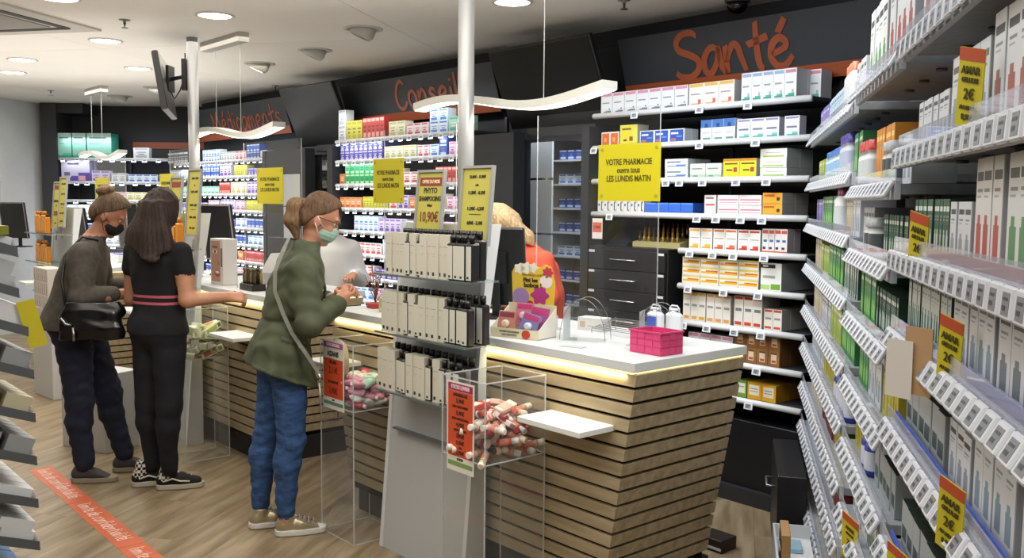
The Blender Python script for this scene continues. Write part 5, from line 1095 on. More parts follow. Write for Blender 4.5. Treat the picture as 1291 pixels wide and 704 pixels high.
# yellow leaning price cards
def card(r, e, z, w, h, lb, rows_, tilt=14, yaw=0):
    t = thing('price_card', lb, 'price card', G(-r, e, z), G.rz + R(30)); M = Matrix.Rotation(R(14), 4, 'Y') @ Matrix.Rotation(R(-tilt), 4, 'X')
    m = MB(); m.box(0, w, 0, .002, 0, h, mat('c8bb24', .5), M=M); m.obj('card', t)
    m = MB(); m.box(0, w, -.0008, 0, h*.84, h, mat('b8502c', .5), M=M); m.obj('orange_band', t)
    for (tx, zz, sz) in rows_: text(tx, sz, mat('4a4414'), 'lettering', t, M @ Vector((w/2, -.0012, h*zz)), (R(90-tilt), R(14), 0), bold=.0003, sx=.85)
    return t
TXT = [('AMAR', .72, .016), ('GELULES', .6, .010), ('2€', .42, .022), ('AU LIEU DE', .25, .008), ('8,90€', .13, .012)]
card(1.45, -.012, GB['near'][2][1]+.01, .050, .115, 'yellow price card leaning on the second shelf of the nearest side bay', TXT, -10)
card(1.80, -.012, GB['near'][2][2]-.02, .050, .115, 'yellow price card leaning on the third shelf of the nearest side bay', TXT, -10)
card(1.50, -.012, GB['near'][2][3]-.01, .050, .115, 'yellow price card on the fourth shelf of the nearest side bay, beside the kraft tag', TXT, -10)
card(1.36, -.03, GB['near'][2][4]-.03, .050, .115, 'yellow price card on the fifth shelf of the nearest side bay', TXT, -10)
card(1.78, -.03, GB['near'][2][5]-.02, .062, .12, 'yellow price card low on the sixth shelf of the nearest side bay', TXT, -10)
card(2.55, -.025, GB['middle'][2][6]-.05, .07, .14, 'yellow price card on the seventh shelf of the middle side bay', TXT, -10)
card(3.3, -.03, GB['far'][2][8]-.06, .08, .13, 'yellow price card near the floor of the far side bay, the farther one', TXT, -10)
card(3.05, -.03, GB['far'][2][8]-.06, .08, .13, 'yellow price card near the floor of the far side bay, the nearer one', TXT, -10)
t = thing('kraft_tag', 'white and kraft paper tag sticking out from the fourth shelf of the nearest side bay', 'tag', G(-1.60, -.03, 1.27), G.rz + R(40))
m = MB(); m.box(-.055, 0, 0, .001, 0, .10, mat('cfcac4', .6)); m.obj('white_paper', t); m = MB(); m.box(-.02, .035, .004, .006, .01, .125, mat('b08c64', .7)); m.obj('kraft_card', t)
# black cabinet at the end of the run, low white box in front of it
t = thing('black_cabinet', 'black low cabinet with a chrome handle at the far end of the side shelving', 'cabinet', G(-4.62, -.13, 0), G.rz)
m = MB(); m.bbox(0, .66, 0, .12, .04, .45, mat('141519', .4), .003); m.obj('body', t); m = MB(); m.box(.01, .65, .01, .12, 0, .04, BLACK); m.obj('plinth', t)
m = MB(); m.tube([(.26, 0, .33), (.26, -.035, .33), (.40, -.035, .33), (.40, 0, .33)], .005, mat('b8b8b6', .3, .9), 6); m.obj('handle', t)
t = thing('white_carton', 'low open white box with leaflets on the floor by the side shelving', 'box', G(-3.62, -.16, 0), G.rz)
m = MB(); m.box(0, .5, 0, .008, 0, .36, mat('c4c8cc', .5)); m.box(0, .008, .008, .14, 0, .36, mat('c4c8cc', .5)); m.box(.492, .5, .008, .14, 0, .36, mat('c4c8cc', .5)); m.box(.008, .492, .008, .14, .3, .31, mat('d0d3d6', .5)); m.obj('box', t)
m = MB(); m.bbox(.08, .18, .02, .10, .311, .33, mat('8fb4c4', .5), .002); m.obj('blue_leaflets', t)
t = thing('kraft_box', 'kraft frame with a black chalk sign standing on the low white box', 'sign', G(-3.30, -.15, .361), G.rz)
m = MB(); m.bbox(0, .16, 0, .03, 0, .12, mat('a07c50', .6), .002); m.obj('frame', t); m = MB(); m.box(.03, .16, -.002, 0, .0, .10, mat('17171a', .6)); m.obj('board', t); text('promo', .03, mat('d8d8d4'), 'lettering', t, (.095, -.0025, .06), (R(90), 0, 0))
# lights for the run
for r_, pw in ((1.3, 6), (2.6, 8), (3.9, 8)):
    l = area('aisle_strip_light', G(-r_, -.75, 2.66), 1.1, .1, pw, COOL); l.rotation_euler = (R(30), 0, G.rz)

# ------------------------------------------------------------------ sloped display at the left edge
HF = Frame((-1.30, 2.52), (-.655, .755), (-.755, -.655))
t = thing('sloped_display', 'dark sloped shop display of small cartons at the left edge', 'shelving', HF(0, 0, 0), HF.rz)
LVH = [1.455, 1.345, 1.235, 1.12, 1.0, .88, .76, .64, .5]
TA = R(21); TL_ = math.tan(TA); WH_ = .95
m = MB(); m.box(0, WH_, .40, .42, 0, 1.72, mat('2a2c30', .5)); m.obj('back_panel', t)
m = MB(); m.box(0, WH_, .02, .40, 0, .1, BLACK); m.obj('plinth', t)
for x in (.0, WH_): m = MB(); m.prismx([(.36, .1), (.40, .1), (.40, 1.7), (.36, 1.7)], x, x+.012, mat('3c3e42', .4, .3)); m.obj('upright', t)
for i, z in enumerate(LVH):
    y0 = .03 if i < 2 else .0
    m = MB(); m.prismx([(y0, z-.014), (.38, z-.014+(.38-y0)*TL_), (.38, z+(.38-y0)*TL_), (y0, z)], .004, WH_, mat('33353a', .45)); s = m.obj('shelf', t)
    m = MB(); m.prismx([(y0-.004, z-.016), (y0, z-.016), (y0+.012, z+.03), (y0+.008, z+.03)], .004, WH_, LIP); m.obj('clear_lip', s)
    m = MB(); m.prismx([(y0, z-.016), (.38, z-.016+(.38-y0)*TL_), (.38, z+.010+(.38-y0)*TL_), (y0, z+.010)], .0, .0035, mat('5c6064', .4, .3)); m.obj('end_trim', s)
KH = [('h_wht', .07, .028, .09, 'cdd0d2', '6a7076', 'flat white carton'), ('h_gry', .06, .05, .07, '8f9294', '3c4044', 'grey brown carton'), ('h_blu', .09, .03, .09, '3f6c9c', 'c8d4dc', 'flat blue carton'), ('h_crm', .06, .045, .07, 'b8b094', '5c5a48', 'beige carton'), ('h_sil', .05, .035, .08, 'a8adb2', 'd8dadc', 'silver carton')]
for k_, w_, h_, d_, c1, c2, ds in KH: D(k_, w_, h_, d_, c1, [(.1, .6, .5, .75, c2), (.1, .9, .15, .25, c2)], ds, c1, c1)
for i, z in enumerate(LVH):
    key = ['h_wht', 'h_sil', 'h_wht', 'h_gry', 'h_crm', 'h_gry', 'h_wht', 'h_wht', 'h_blu'][i]; me, w_, h_, d_, ds = DS[key]
    for k in range(5):
        for q in range(3):
            for st_ in range(2 if i in (1, 2, 7) else 1):
                y0 = (.03 if i < 2 else 0) + .016 + q*(d_+.012)
                o = ob('display_carton', me, None, HF(.012 + w_/2 + k*(w_+.006), y0, z + .002 + (y0-(.03 if i < 2 else 0))*TL_ + st_*(h_*1.08)), 0)
                o.rotation_euler = (TA, 0, HF.rz)
                tag(o, f'{ds}{" on top" if st_ else ""}, {NTH[k]} from near end, {["front", "middle", "rear"][q]} row, {ORD[i]} shelf, sloped left display', 'box', f'{ds}s, {ORD[i]} shelf of the sloped display')
t = thing('brochure_card', 'row of white brochures and an olive strip topping the sloped display', 'brochure', HF(0, .03, 1.455), HF.rz)
for k in range(6):
    M = Matrix.Translation((.01+k*.11, .10, .075)) @ Matrix.Rotation(R(-58), 4, 'X'); m = MB(); m.box(0, .10, 0, .003, -.02, .14, mat('c4c8cc', .5), M=M); m.obj('brochure', t); m = MB(); m.box(.04, .06, -.001, 0, .06, .12, mat('3a3c40', .5), M=M); m.obj('print', t)
m = MB(); m.box(.0, .9, .02, .05, .045, .068, mat('77781c', .5)); m.obj('olive_strip', t)
o = card(0, 0, 0, .045, .13, 'yellow price card on the third shelf of the sloped left display', TXT, 0); o.location = HF(-.01, -.035, 1.20); o.rotation_euler.z = HF.rz + R(75)

t = thing('floor_crate', 'small black crate with a white stripe on the floor behind the nearest counter end', 'box', gp(893, 694), W.rz)
m = MB(); m.bbox(-.07, .07, 0, .12, 0, .06, mat('2a211c', .5), .003); m.obj('crate', t); m = MB(); m.box(-.07, .07, -.002, 0, .012, .024, mat('d4d4d0', .5)); m.obj('stripe', t)
# ------------------------------------------------------------------ smooth bodies: distance field -> surface nets
class Field:
    def __init__(s, vox=.006, k=.02): s.vox = vox; s.k = k; s.p = []; s.cuts = []; s.warp = None
    def cone(s, a, b, ra, rb, lab, k=None, sq=None):
        """tapered capsule a->b; sq=(axis vector, factor) squeezes the section along an axis"""
        a, b = np.array(a, float), np.array(b, float)
        def f(P):
            Q = P
            A, B = a, b
            if sq:
                ax = np.array(sq[0], float); ax /= np.linalg.norm(ax); c = (a+b)/2
                Q = P + ((P-c)@ax)[:, None]*ax*(1/sq[1]-1); A = a + ((a-c)@ax)*ax*(1/sq[1]-1); B = b + ((b-c)@ax)*ax*(1/sq[1]-1)
            d = B-A; L = max(d@d, 1e-9); t = np.clip(((Q-A)@d)/L, 0, 1)
            r = ra + (rb-ra)*t; return (np.linalg.norm(Q-A-t[:, None]*d, axis=1)-r)*(min(1, sq[1]) if sq else 1)
        R_ = max(ra, rb)*(1.0 if not sq else max(1, sq[1])); lo = np.minimum(a, b)-R_; hi = np.maximum(a, b)+R_
        s.p.append((f, lo, hi, lab, s.k if k is None else k)); return s
    def ell(s, c, r, lab, k=None, rot=None):
        c = np.array(c, float); r = np.array(r, float); M = None
        if rot is not None: M = np.array(Matrix.Rotation(rot[1], 3, rot[0]))
        def f(P):
            Q = P-c
            if M is not None: Q = Q@M
            q = Q/r; n = np.linalg.norm(q, axis=1)+1e-9; m = np.linalg.norm(q/r, axis=1)+1e-9
            return n*(n-1)/m
        R_ = r.max() if M is not None else r
        s.p.append((f, c-R_, c+R_, lab, s.k if k is None else k)); return s
    def loft(s, secs, lab, k=None, pw=2.4, ang=0):
        """secs: (z, cx, cy, rx, ry) super-ellipses stacked along z"""
        S = np.array(secs, float); S = S[S[:, 0].argsort()]
        zs = S[:, 0]; n = len(zs); zf = np.linspace(zs[0], zs[-1], 160)
        def sm(v):
            y = np.interp(zf, zs, v); w = max(3, int(160*.10)) | 1; ker = np.hanning(w+2)[1:-1]; ker /= ker.sum()
            return np.convolve(np.pad(y, w//2, mode='edge'), ker, 'valid')
        C = [sm(S[:, i]) for i in range(1, 5)]; ca, sa = math.cos(ang), math.sin(ang)
        def f(P):
            z = np.clip(P[:, 2], zs[0], zs[-1]); cx, cy, rx, ry = [np.interp(z, zf, c) for c in C]
            dx = P[:, 0]-cx; dy = P[:, 1]-cy; x = (dx*ca+dy*sa)/rx; y = (-dx*sa+dy*ca)/ry
            q = (np.abs(x)**pw+np.abs(y)**pw)**(1/pw); d = (q-1)*np.minimum(rx, ry)
            dz = np.maximum(zs[0]-P[:, 2], P[:, 2]-zs[-1]); return np.maximum(d, dz)
        R_ = max(S[:, 3].max(), S[:, 4].max()); lo = np.array([S[:, 1].min()-R_, S[:, 2].min()-R_, zs[0]]); hi = np.array([S[:, 1].max()+R_, S[:, 2].max()+R_, zs[-1]])
        s.p.append((f, lo, hi, lab, s.k if k is None else k)); return s
    def cut(s, f): s.cuts.append(f); return s        # keep where f(P) < 0
    def build(s, name, mats, parent, xf=None, disp=None, keep=None):
        v = s.vox; lo = np.min([p[1] for p in s.p], axis=0)-4*v; hi = np.max([p[2] for p in s.p], axis=0)+4*v
        N = np.ceil((hi-lo)/v).astype(int)+1; F = np.full(N, .06, np.float32); L = np.zeros(N, np.int16); best = np.full(N, 1e3, np.float32)
        labs = []
        for (f, a, b, lab, k) in s.p:
            if lab not in labs: labs.append(lab)
            m = k*1.2+3*v; i0 = np.clip(((a-m-lo)/v).astype(int), 0, N-1); i1 = np.clip(np.ceil((b+m-lo)/v).astype(int)+1, 1, N)
            g = np.stack(np.meshgrid(*[lo[q]+v*np.arange(i0[q], i1[q]) for q in range(3)], indexing='ij'), -1); sh = g.shape[:3]
            d = f(g.reshape(-1, 3)).reshape(sh).astype(np.float32); sl = tuple(slice(i0[q], i1[q]) for q in range(3))
            o = F[sl]; h = np.clip(.5+.5*(o-d)/k, 0, 1); F[sl] = o*(1-h)+d*h-k*h*(1-h)
            u = d < best[sl]; bb = best[sl]; bb[u] = d[u]; LL = L[sl]; LL[u] = labs.index(lab)
        if s.cuts or disp:
            msk = np.abs(F) < .05; idx = np.argwhere(msk); P = lo+idx*v
            vals = F[msk]
            if disp: vals = vals+disp(P, L[msk], labs).astype(np.float32)
            F[msk] = vals
            if s.cuts:
                g = np.stack(np.meshgrid(*[lo[q]+v*np.arange(N[q]) for q in range(3)], indexing='ij'), -1).reshape(-1, 3)
                for c in s.cuts: F = np.maximum(F, c(g).reshape(F.shape).astype(np.float32))
        V, Q = surface_nets(F); 
        if not len(V): return None
        ci = np.clip(np.round(V).astype(int), 0, N-1); P = lo+V*v
        lab_v = L[ci[:, 0], ci[:, 1], ci[:, 2]]
        fl = np.median(lab_v[Q], axis=1).astype(int)
        me = bpy.data.meshes.new(name); me.from_pydata(P.tolist(), [], Q.tolist())
        for l in labs: me.materials.append(mats[l])
        me.polygons.foreach_set('material_index', fl.astype(np.int32)); me.polygons.foreach_set('use_smooth', np.ones(len(Q), bool)); me.update()
        o = ob(name, me, parent)
        if xf is not None: me.transform(xf)
        return o
def surface_nets(F):
    S = F < 0; nx, ny, nz = F.shape
    c = [S[i:nx-1+i, j:ny-1+j, k:nz-1+k] for i in (0, 1) for j in (0, 1) for k in (0, 1)]
    tot = sum(x.astype(np.int8) for x in c); act = (tot > 0) & (tot < 8); idx = np.argwhere(act); n = len(idx)
    if n == 0: return [], []
    vid = np.full(act.shape, -1, np.int32); vid[act] = np.arange(n)
    acc = np.zeros((n, 3)); cnt = np.zeros(n)
    cv = {}
    for i in (0, 1):
        for j in (0, 1):
            for k in (0, 1): cv[(i, j, k)] = F[idx[:, 0]+i, idx[:, 1]+j, idx[:, 2]+k]
    for ax in range(3):
        for u in (0, 1):
            for w in (0, 1):
                a = [u, w]; a.insert(ax, 0); b = [u, w]; b.insert(ax, 1); fa, fb = cv[tuple(a)], cv[tuple(b)]
                m = (fa < 0) != (fb < 0); t = np.where(m, fa/np.where(m, fa-fb, 1), 0)
                p = np.zeros((n, 3)); p[:] = a; p[:, ax] = t; acc[m] += p[m]; cnt[m] += 1
    V = idx+acc/cnt[:, None]; Q = []
    for ax in range(3):
        sl0 = [slice(None)]*3; sl1 = [slice(None)]*3; sl0[ax] = slice(0, -1); sl1[ax] = slice(1, None)
        A_, B_ = S[tuple(sl0)], S[tuple(sl1)]; e = np.argwhere(A_ != B_)
        o1, o2 = [q for q in range(3) if q != ax]
        e = e[(e[:, o1] > 0) & (e[:, o2] > 0) & (e[:, o1] < F.shape[o1]-1) & (e[:, o2] < F.shape[o2]-1)]
        def g(d1, d2): q = e.copy(); q[:, o1] += d1; q[:, o2] += d2; return vid[q[:, 0], q[:, 1], q[:, 2]]
        quad = np.stack([g(-1, -1), g(0, -1), g(0, 0), g(-1, 0)], 1); ins = A_[e[:, 0], e[:, 1], e[:, 2]]
        if ax == 1: ins = ~ins
        quad[~ins] = quad[~ins][:, ::-1]; Q.append(quad)
    Q = np.concatenate(Q); Q = Q[(Q >= 0).all(1)]; return V, Q
def folds(amp, freq=(22, 9, 17), labs_on=None, seed=0):
    r_ = np.random.RandomState(seed); K = [(r_.normal(size=3)*np.array(freq), r_.uniform(0, 6.3), r_.uniform(.4, 1)) for _ in range(7)]
    def f(P, L, labs):
        d = np.zeros(len(P))
        for (kv, ph_, a) in K: d += a*np.sin(P@kv+ph_+1.5*np.sin(P@kv[[1, 2, 0]]*.6))
        d *= amp/3
        if labs_on is not None:
            on = np.isin(L, [labs.index(l) for l in labs_on if l in labs]); d = d*on
        return d
    return f
SK1 = noisy('skin', 'b98468', 'c89478', (9, 9, 9), .5); SK2 = noisy('skin_tan', 'a8745a', 'b88268', (9, 9, 9), .5)
LIPM = mat('a05c54', .4)
def head(F, c, tilt, yaw, sk, sc_=.92, k=.012):
    """face prims; returns the matrix of the head frame (x forward, y left, z up)"""
    M = Matrix.Translation(c) @ Matrix.Rotation(yaw, 4, 'Z') @ Matrix.Rotation(tilt, 4, 'Y') @ Matrix.Scale(sc_, 4)
    def T(*p): return tuple(M @ Vector(p))
    q = Matrix.Rotation(yaw, 3, 'Z') @ Matrix.Rotation(tilt, 3, 'Y'); s_ = sc_
    def E(c_, r_, lab=sk, kk=k):
        cc = np.array(T(*c_)); rr = np.array(r_)*s_; MM = np.array(q)
        def f(P):
            Q = (P-cc)@MM; u = Q/rr; n = np.linalg.norm(u, axis=1)+1e-9; m = np.linalg.norm(u/rr, axis=1)+1e-9; return n*(n-1)/m
        F.p.append((f, cc-rr.max(), cc+rr.max(), lab, kk))
    E((-.008, 0, .022), (.096, .074, .098)); E((.022, 0, -.045), (.068, .057, .074)); E((.060, 0, -.098), (.026, .026, .02)); E((.01, 0, -.08), (.055, .052, .035))
    F.cone(T(.086, 0, .012), T(.104, 0, -.026), .007*s_, .0125*s_, sk, k=.008); E((.094, .011, -.030), (.009, .008, .007), kk=.006); E((.094, -.011, -.030), (.009, .008, .007), kk=.006)
    for y in (-1, 1): E((.055, .034*y, -.03), (.026, .022, .022)); E((.078, .028*y, .028), (.014, .022, .008)); E((-.008, .073*y, -.012), (.019, .009, .032), kk=.004)
    E((.088, 0, -.058), (.012, .021, .0065), 'lip', .004); E((.086, 0, -.069), (.012, .018, .0065), 'lip', .004)
    return M
def hand(F, wrist, direc, palm_n, sk, curl=.5, side=1, sc_=1.0, k=.006):
    w = Vector(wrist); d = Vector(direc).normalized(); n = Vector(palm_n); n = (n-d*n.dot(d)).normalized(); x = d.cross(n)*side
    F.cone(w, w+d*.03*sc_, .024*sc_, .026*sc_, sk, k=.014, sq=(n, .7))
    for i in range(4):
        off = x*((1.5-i)*.0185)*sc_; F.cone(w+d*.02*sc_+off*.6, w+d*.078*sc_+off, .012*sc_, .0115*sc_, sk, k=.010)
    for i, L_ in enumerate((.068, .076, .071, .055)):
        p = w+d*.078*sc_+x*((1.5-i)*.0195)*sc_; a = curl*.6*(1+.1*i)
        for j, fr in enumerate((.42, .32, .26)):
            dd = d*math.cos(a)+n*math.sin(a); q = p+dd*L_*fr*sc_; F.cone(p, q, (.0092-.0008*j)*sc_, (.0086-.0008*j)*sc_, sk, k=k*.6); p = q; a += curl
    t0 = w+d*.02*sc_+x*.026*sc_; t1 = t0+(d*.55+x*.55+n*.35).normalized()*.038*sc_; t2 = t1+(d*.85+x*.1+n*.45).normalized()*.03*sc_
    F.cone(t0, t1, .0125*sc_, .0105*sc_, sk, k=.008); F.cone(t1, t2, .0102*sc_, .0085*sc_, sk, k=.004)
def in_head(M):
    Mi = np.array(M.inverted())
    return lambda P: P@Mi[:3, :3].T+Mi[:3, 3]
def hairline(Q): return (Q[:, 0]-np.interp(Q[:, 2], [-.09, -.05, -.02, .01, .03, .05, .075, .10, .13], [-.075, -.06, -.045, -.020, .006, .030, .052, .078, .13]))*.62
def hair_mat(name, c1, c2, sc_=(120, 120, 9)): return noisy(name, c1, c2, sc_, .72, 3, .4, .3, .7)
def strands(M, amp=.0012, f=34):
    H = in_head(M)
    def g(P, L, labs):
        Q = H(P); a = np.arctan2(Q[:, 1], Q[:, 0]+.02); return amp*np.sin(a*f+8*Q[:, 2]*3)+amp*.6*np.sin(a*f*2.3+Q[:, 2]*50)
    return g
def eyes(M, t, iris='4a3424', closed=False):
    for y in (-1, 1):
        m = MB(); m.lathe([(.0001, -.0105), (.006, -.009), (.0105, 0), (.006, .009), (.0001, .0105)], mat('ddd6d0', .25), 12, M=M @ Matrix.Translation((.0715, .029*y, .006))); e = m.obj('eye', t)
        m = MB(); m.lathe([(.0055, 0), (.004, .0022), (.0001, .003)], mat(iris, .2), 12, M=M @ Matrix.Translation((.0805, .029*y, .004)) @ Matrix.Rotation(R(90), 4, 'Y')); m.obj('iris', e)
        m = MB(); m.tube([M @ Vector((.083, .012*y, .027)), M @ Vector((.087, .029*y, .032)), M @ Vector((.074, .047*y, .026))], [.0018, .0022, .0012], mat('4c3626', .8), 6); m.obj('eyebrow', t)
def mask(M, t, colr, strap='e6e8e8', soft=.4, name='face_mask'):
    F = Field(.0045, .02); s_ = M.to_scale().x
    H = in_head(M)
    def f(P):
        Q = H(P)/1.0; u = (Q-np.array([.040, 0, -.052]))/np.array([.068, .060, .056]); n = np.linalg.norm(u, axis=1)+1e-9; m = np.linalg.norm(u/np.array([.068, .060, .056]), axis=1)+1e-9
        fl = .0012*np.sin(Q[:, 2]*330)
        return (n*(n-1)/m+fl)*s_
    c = np.array(M @ Vector((.04, 0, -.052))); F.p.append((f, c-.08, c+.08, 'm', .01))
    F.p.append((lambda P: (np.linalg.norm(H(P)-np.array([.088, 0, -.03]), axis=1)-.024)*s_, c-.1, c+.1, 'm', .02))
    F.cut(lambda P: (.012-H(P)[:, 0]+.25*np.abs(H(P)[:, 2]+.05))*s_)
    F.cut(lambda P: (H(P)[:, 2]-(-.010-.35*(.09-H(P)[:, 0])))*s_)
    o = F.build(name, {'m': mat(colr, .75)}, t)
    for y in (-1, 1):
        m = MB(); m.tube([M @ Vector((.035, .056*y, -.032)), M @ Vector((.005, .078*y, -.012)), M @ Vector((-.018, .083*y, .012))], .0018, mat(strap, .6), 6); m.tube([M @ Vector((.025, .052*y, -.085)), M @ Vector((.0, .077*y, -.045)), M @ Vector((-.02, .084*y, -.022))], .0018, mat(strap, .6), 6); m.obj('mask_strap', o)
    return o
def shoe(t, c, yaw, upper, sole, L_=.25, check=False, high=False, name='shoe', lace=None, pitch=0):
    """c = heel-to-toe centre on the floor in the person's frame"""
    F = Field(.0042, .012); h = L_/2
    F.cone((-h+.036, 0, .045), (-.0, 0, .05), .034, .036, 'u', k=.02); F.cone((0, 0, .05), (h-.045, .0, .034), .036, .026, 'u', k=.02, sq=((0, 1, 0), 1.22)); F.cone((-h+.045, 0, .06), (-h+.06, 0, .115 if high else .088), .036, .036, 'k', k=.015)
    F.cut(lambda P: .016-P[:, 2]); F.cut(lambda P: P[:, 2]-(.15 if high else .098)+(.5 if not high else .2)*np.clip(P[:, 0]+h-.07, 0, 1))
    X_ = Matrix.Translation((c[0], c[1], 0)) @ Matrix.Rotation(yaw, 4, 'Z')
    o = F.build(name, {'u': upper, 'k': check or upper}, t, X_)
    G_ = Field(.0042, .004)
    def f(P):
        x = P[:, 0]; tt = np.clip((x+h-.036)/(L_-.08), 0, 1); r_ = .037+.009*np.sin(tt*math.pi*.9)*(tt > .0)-.002*tt; cx = -h+.036+tt*(L_-.080)
        d = np.hypot(x-cx, P[:, 1])-r_; return np.maximum(d, np.abs(P[:, 2]-.0155)-.014)
    G_.p.append((f, np.array([-h-.01, -.06, 0]), np.array([h+.02, .06, .035]), 's', .004)); G_.build('sole', {'s': sole}, o, X_)
    if lace:
        m = MB()
        for i in range(4): x = -.015+i*.022; z = .087-i*.0075; m.tube([X_ @ Vector((x, -.026, z-.014)), X_ @ Vector((x+.006, 0, z+.006)), X_ @ Vector((x, .026, z-.014))], .0032, lace, 6)
        m.obj('laces', o)
    return o
def leg(F, hip, knee, ankle, lab, r=(.088, .060, .056, .040), k=.03):
    hip, knee, ankle = Vector(hip), Vector(knee), Vector(ankle); F.cone(hip, knee, r[0], r[1], lab, k=k)
    calf = knee.lerp(ankle, .3)+Vector((-.012, 0, 0)); F.cone(knee, calf, r[1]-.004, r[2], lab, k=k); F.cone(calf, ankle, r[2], r[3], lab, k=k)
def base_dir(x, y, X_=None): return gp(x, y)
# ---------------------------------------------------------------- woman in the green jacket
JK = noisy('olive_cotton', '3c4230', '4d543d', (10, 10, 10), .85, 5, .2); JN = noisy('blue_denim', '23406a', '35588a', (30, 30, 60), .85, 4, .15)
def P3():
    t = thing('person', 'woman with ponytail and teal mask in olive jacket and jeans, hands together at the counter', 'person', gp(377, 666), R(22))
    F = Field(.006, .03)
    leg(F, (-.05, -.075, .86), (-.045, -.085, .46), (-.075, -.075, .12), 'jean', (.092, .064, .062, .044)); leg(F, (-.08, .075, .86), (-.135, .08, .46), (-.17, .085, .12), 'jean', (.092, .064, .062, .044))
    F.ell((-.10, 0, .88), (.115, .155, .12), 'jean', k=.04)
    for y, x in ((-.075, -.078), (.085, -.172)): F.cone((x, y, .13), (x+.005, y, .055), .034, .034, 'skin', k=.006)
    F.loft([(.80, -.08, 0, .10, .14), (1.0, -.045, 0, .085, .125), (1.2, -.005, 0, .09, .15), (1.32, .03, 0, .065, .14), (1.37, .05, 0, .05, .06)], 'shirt')
    F.cone((.045, 0, 1.33), (.085, 0, 1.43), .048, .044, 'skin', k=.02)
    M = head(F, (.11, 0, 1.505), R(22), R(-6), 'skin', .97)
    # forearms out of the sleeves
    F.cone((.12, -.17, 1.08), (.20, -.075, 1.13), .036, .027, 'skin'); F.cone((.14, .16, 1.08), (.215, .05, 1.13), .036, .027, 'skin')
    hand(F, (.20, -.075, 1.13), (.55, .55, .45), (.2, .6, -.3), 'skin', .7, 1); hand(F, (.215, .05, 1.13), (.55, -.55, .4), (.0, -.7, -.3), 'skin', .75, -1)
    F.build('body', {'skin': SK2, 'jean': JN, 'shirt': mat('3c3a3a', .8), 'lip': LIPM}, t, disp=folds(.004, (28, 28, 85), ['jean'], 3))
    J = Field(.006, .03)
    J.loft([(.70, -.09, 0, .170, .215), (.80, -.092, 0, .160, .208), (.93, -.08, 0, .135, .185), (1.035, -.045, 0, .118, .165), (1.12, -.02, 0, .125, .178), (1.22, .0, 0, .128, .188), (1.29, .015, 0, .108, .175), (1.335, .03, 0, .080, .135), (1.37, .045, 0, .062, .088), (1.40, .055, 0, .06, .075)], 'j')
    for y, s_ in ((-1, -1), (1, 1)):
        sh = (.0, .155*y, 1.275); el = (.02, .225*y, 1.03) if y < 0 else (.06, .22*y, 1.05); wr = (.15, .14*y, 1.095)
        J.cone(sh, el, .070, .060, 'j', k=.035); J.cone(el, wr, .060, .047, 'j', k=.02); J.cone(wr, tuple(Vector(wr)+Vector((.012, -.008*y, .004))), .050, .048, 'j', k=.004)
    J.cone((.02, -.06, 1.375), (.02, .06, 1.375), .03, .03, 'j', k=.02)
    J.cut(lambda P: (.735-.40*P[:, 0])-P[:, 2]); J.cut(lambda P: .047-np.hypot(P[:, 0]-.075, P[:, 1])-(P[:, 2] < 1.33)*1)
    J.cut(lambda P: .028-np.linalg.norm(np.cross(P-np.array([.15, -.14, 1.095]), np.array([.62, .74, .27])), axis=1)-(P[:, 0] < .152)*1-(P[:, 1] > 0)*1)
    fd = folds(.006, (20, 20, 34), None, 5)
    def dj(P, L, labs):
        d = fd(P, L, labs); z = P[:, 2]
        d += .006*np.exp(-((z-1.035)/.012)**2)*(np.hypot(P[:, 0]+.045, P[:, 1]) < .2)      # drawstring waist
        ang = np.arctan2(P[:, 1], P[:, 0]+.08); d += .007*np.sin(ang*13+z*5)*np.clip((1.03-z)*5, 0, 1)*np.clip((z-.6)*6, 0, 1)
        d -= .004*(np.abs(z-.93+.3*(P[:, 0])) < .008)*(P[:, 1] < -.1)*(P[:, 0] > -.1)*(P[:, 0] < .08)
        d -= .003*(np.abs(P[:, 2]-(.745-.40*P[:, 0])) < .006); return d
    J.build('jacket', {'j': JK}, t, disp=dj)
    for p, nm in (((.115, -.055, 1.20), 'button'), ((.118, -.06, 1.12), 'button'), ((-.02, -.200, .925), 'pocket_button')):
        m = MB(); q = Vector((.8, -.6, 0)) if nm == 'button' else Vector((0, -1, 0)); m.lathe([(.008, 0), (.008, .003), (.004, .0045)], mat('a8a89c', .3, .7), 12, M=Matrix.Translation(p) @ q.to_track_quat('Z', 'Y').to_matrix().to_4x4()); m.obj(nm, t)
    m = MB(); m.tube([(.03, -.075, 1.39), (.06, -.08, 1.34), (.10, -.062, 1.27), (.128, -.04, 1.18), (.125, -.035, 1.08), (.11, -.035, .98)], .007, mat('333827', .85), 6); m.obj('front_placket', t)
    HM = hair_mat('light_brown_hair', '38271a', '6e5138')
    H = Field(.005, .015); hf = in_head(M)
    H.cone(M @ Vector((-.010, 0, .040)), M @ Vector((-.028, 0, .0)), .090, .080, 'h', k=.02, sq=(M.to_3x3() @ Vector((0, 1, 0)), .88))
    H.cone(M @ Vector((.03, 0, .07)), M @ Vector((-.02, 0, .07)), .060, .064, 'h', k=.02)
    H.cut(lambda P: hairline(hf(P))); H.cut(lambda P: (-.062-hf(P)[:, 2])*.92)
    o = H.build('hair', {'h': HM}, t, disp=strands(M))
    T_ = Field(.005, .02); b0 = M @ Vector((-.100, 0, .045)); T_.cone(b0, b0+Vector((-.040, 0, -.012)), .026, .034, 'h'); T_.cone(b0+Vector((-.040, 0, -.012)), b0+Vector((-.052, 0, -.08)), .036, .038, 'h'); T_.cone(b0+Vector((-.052, 0, -.08)), b0+Vector((-.03, 0, -.165)), .038, .014, 'h')
    T_.build('ponytail', {'h': hair_mat('ponytail_hair', '57402b', '866848')}, t, disp=strands(M, .0016, 40))
    m = MB(); m.lathe([(.024, -.008), (.027, 0), (.024, .008)], mat('8c7c6c', .6), 14, M=Matrix.Translation(b0) @ Matrix.Rotation(R(70), 4, 'Y')); m.obj('hair_tie', t)
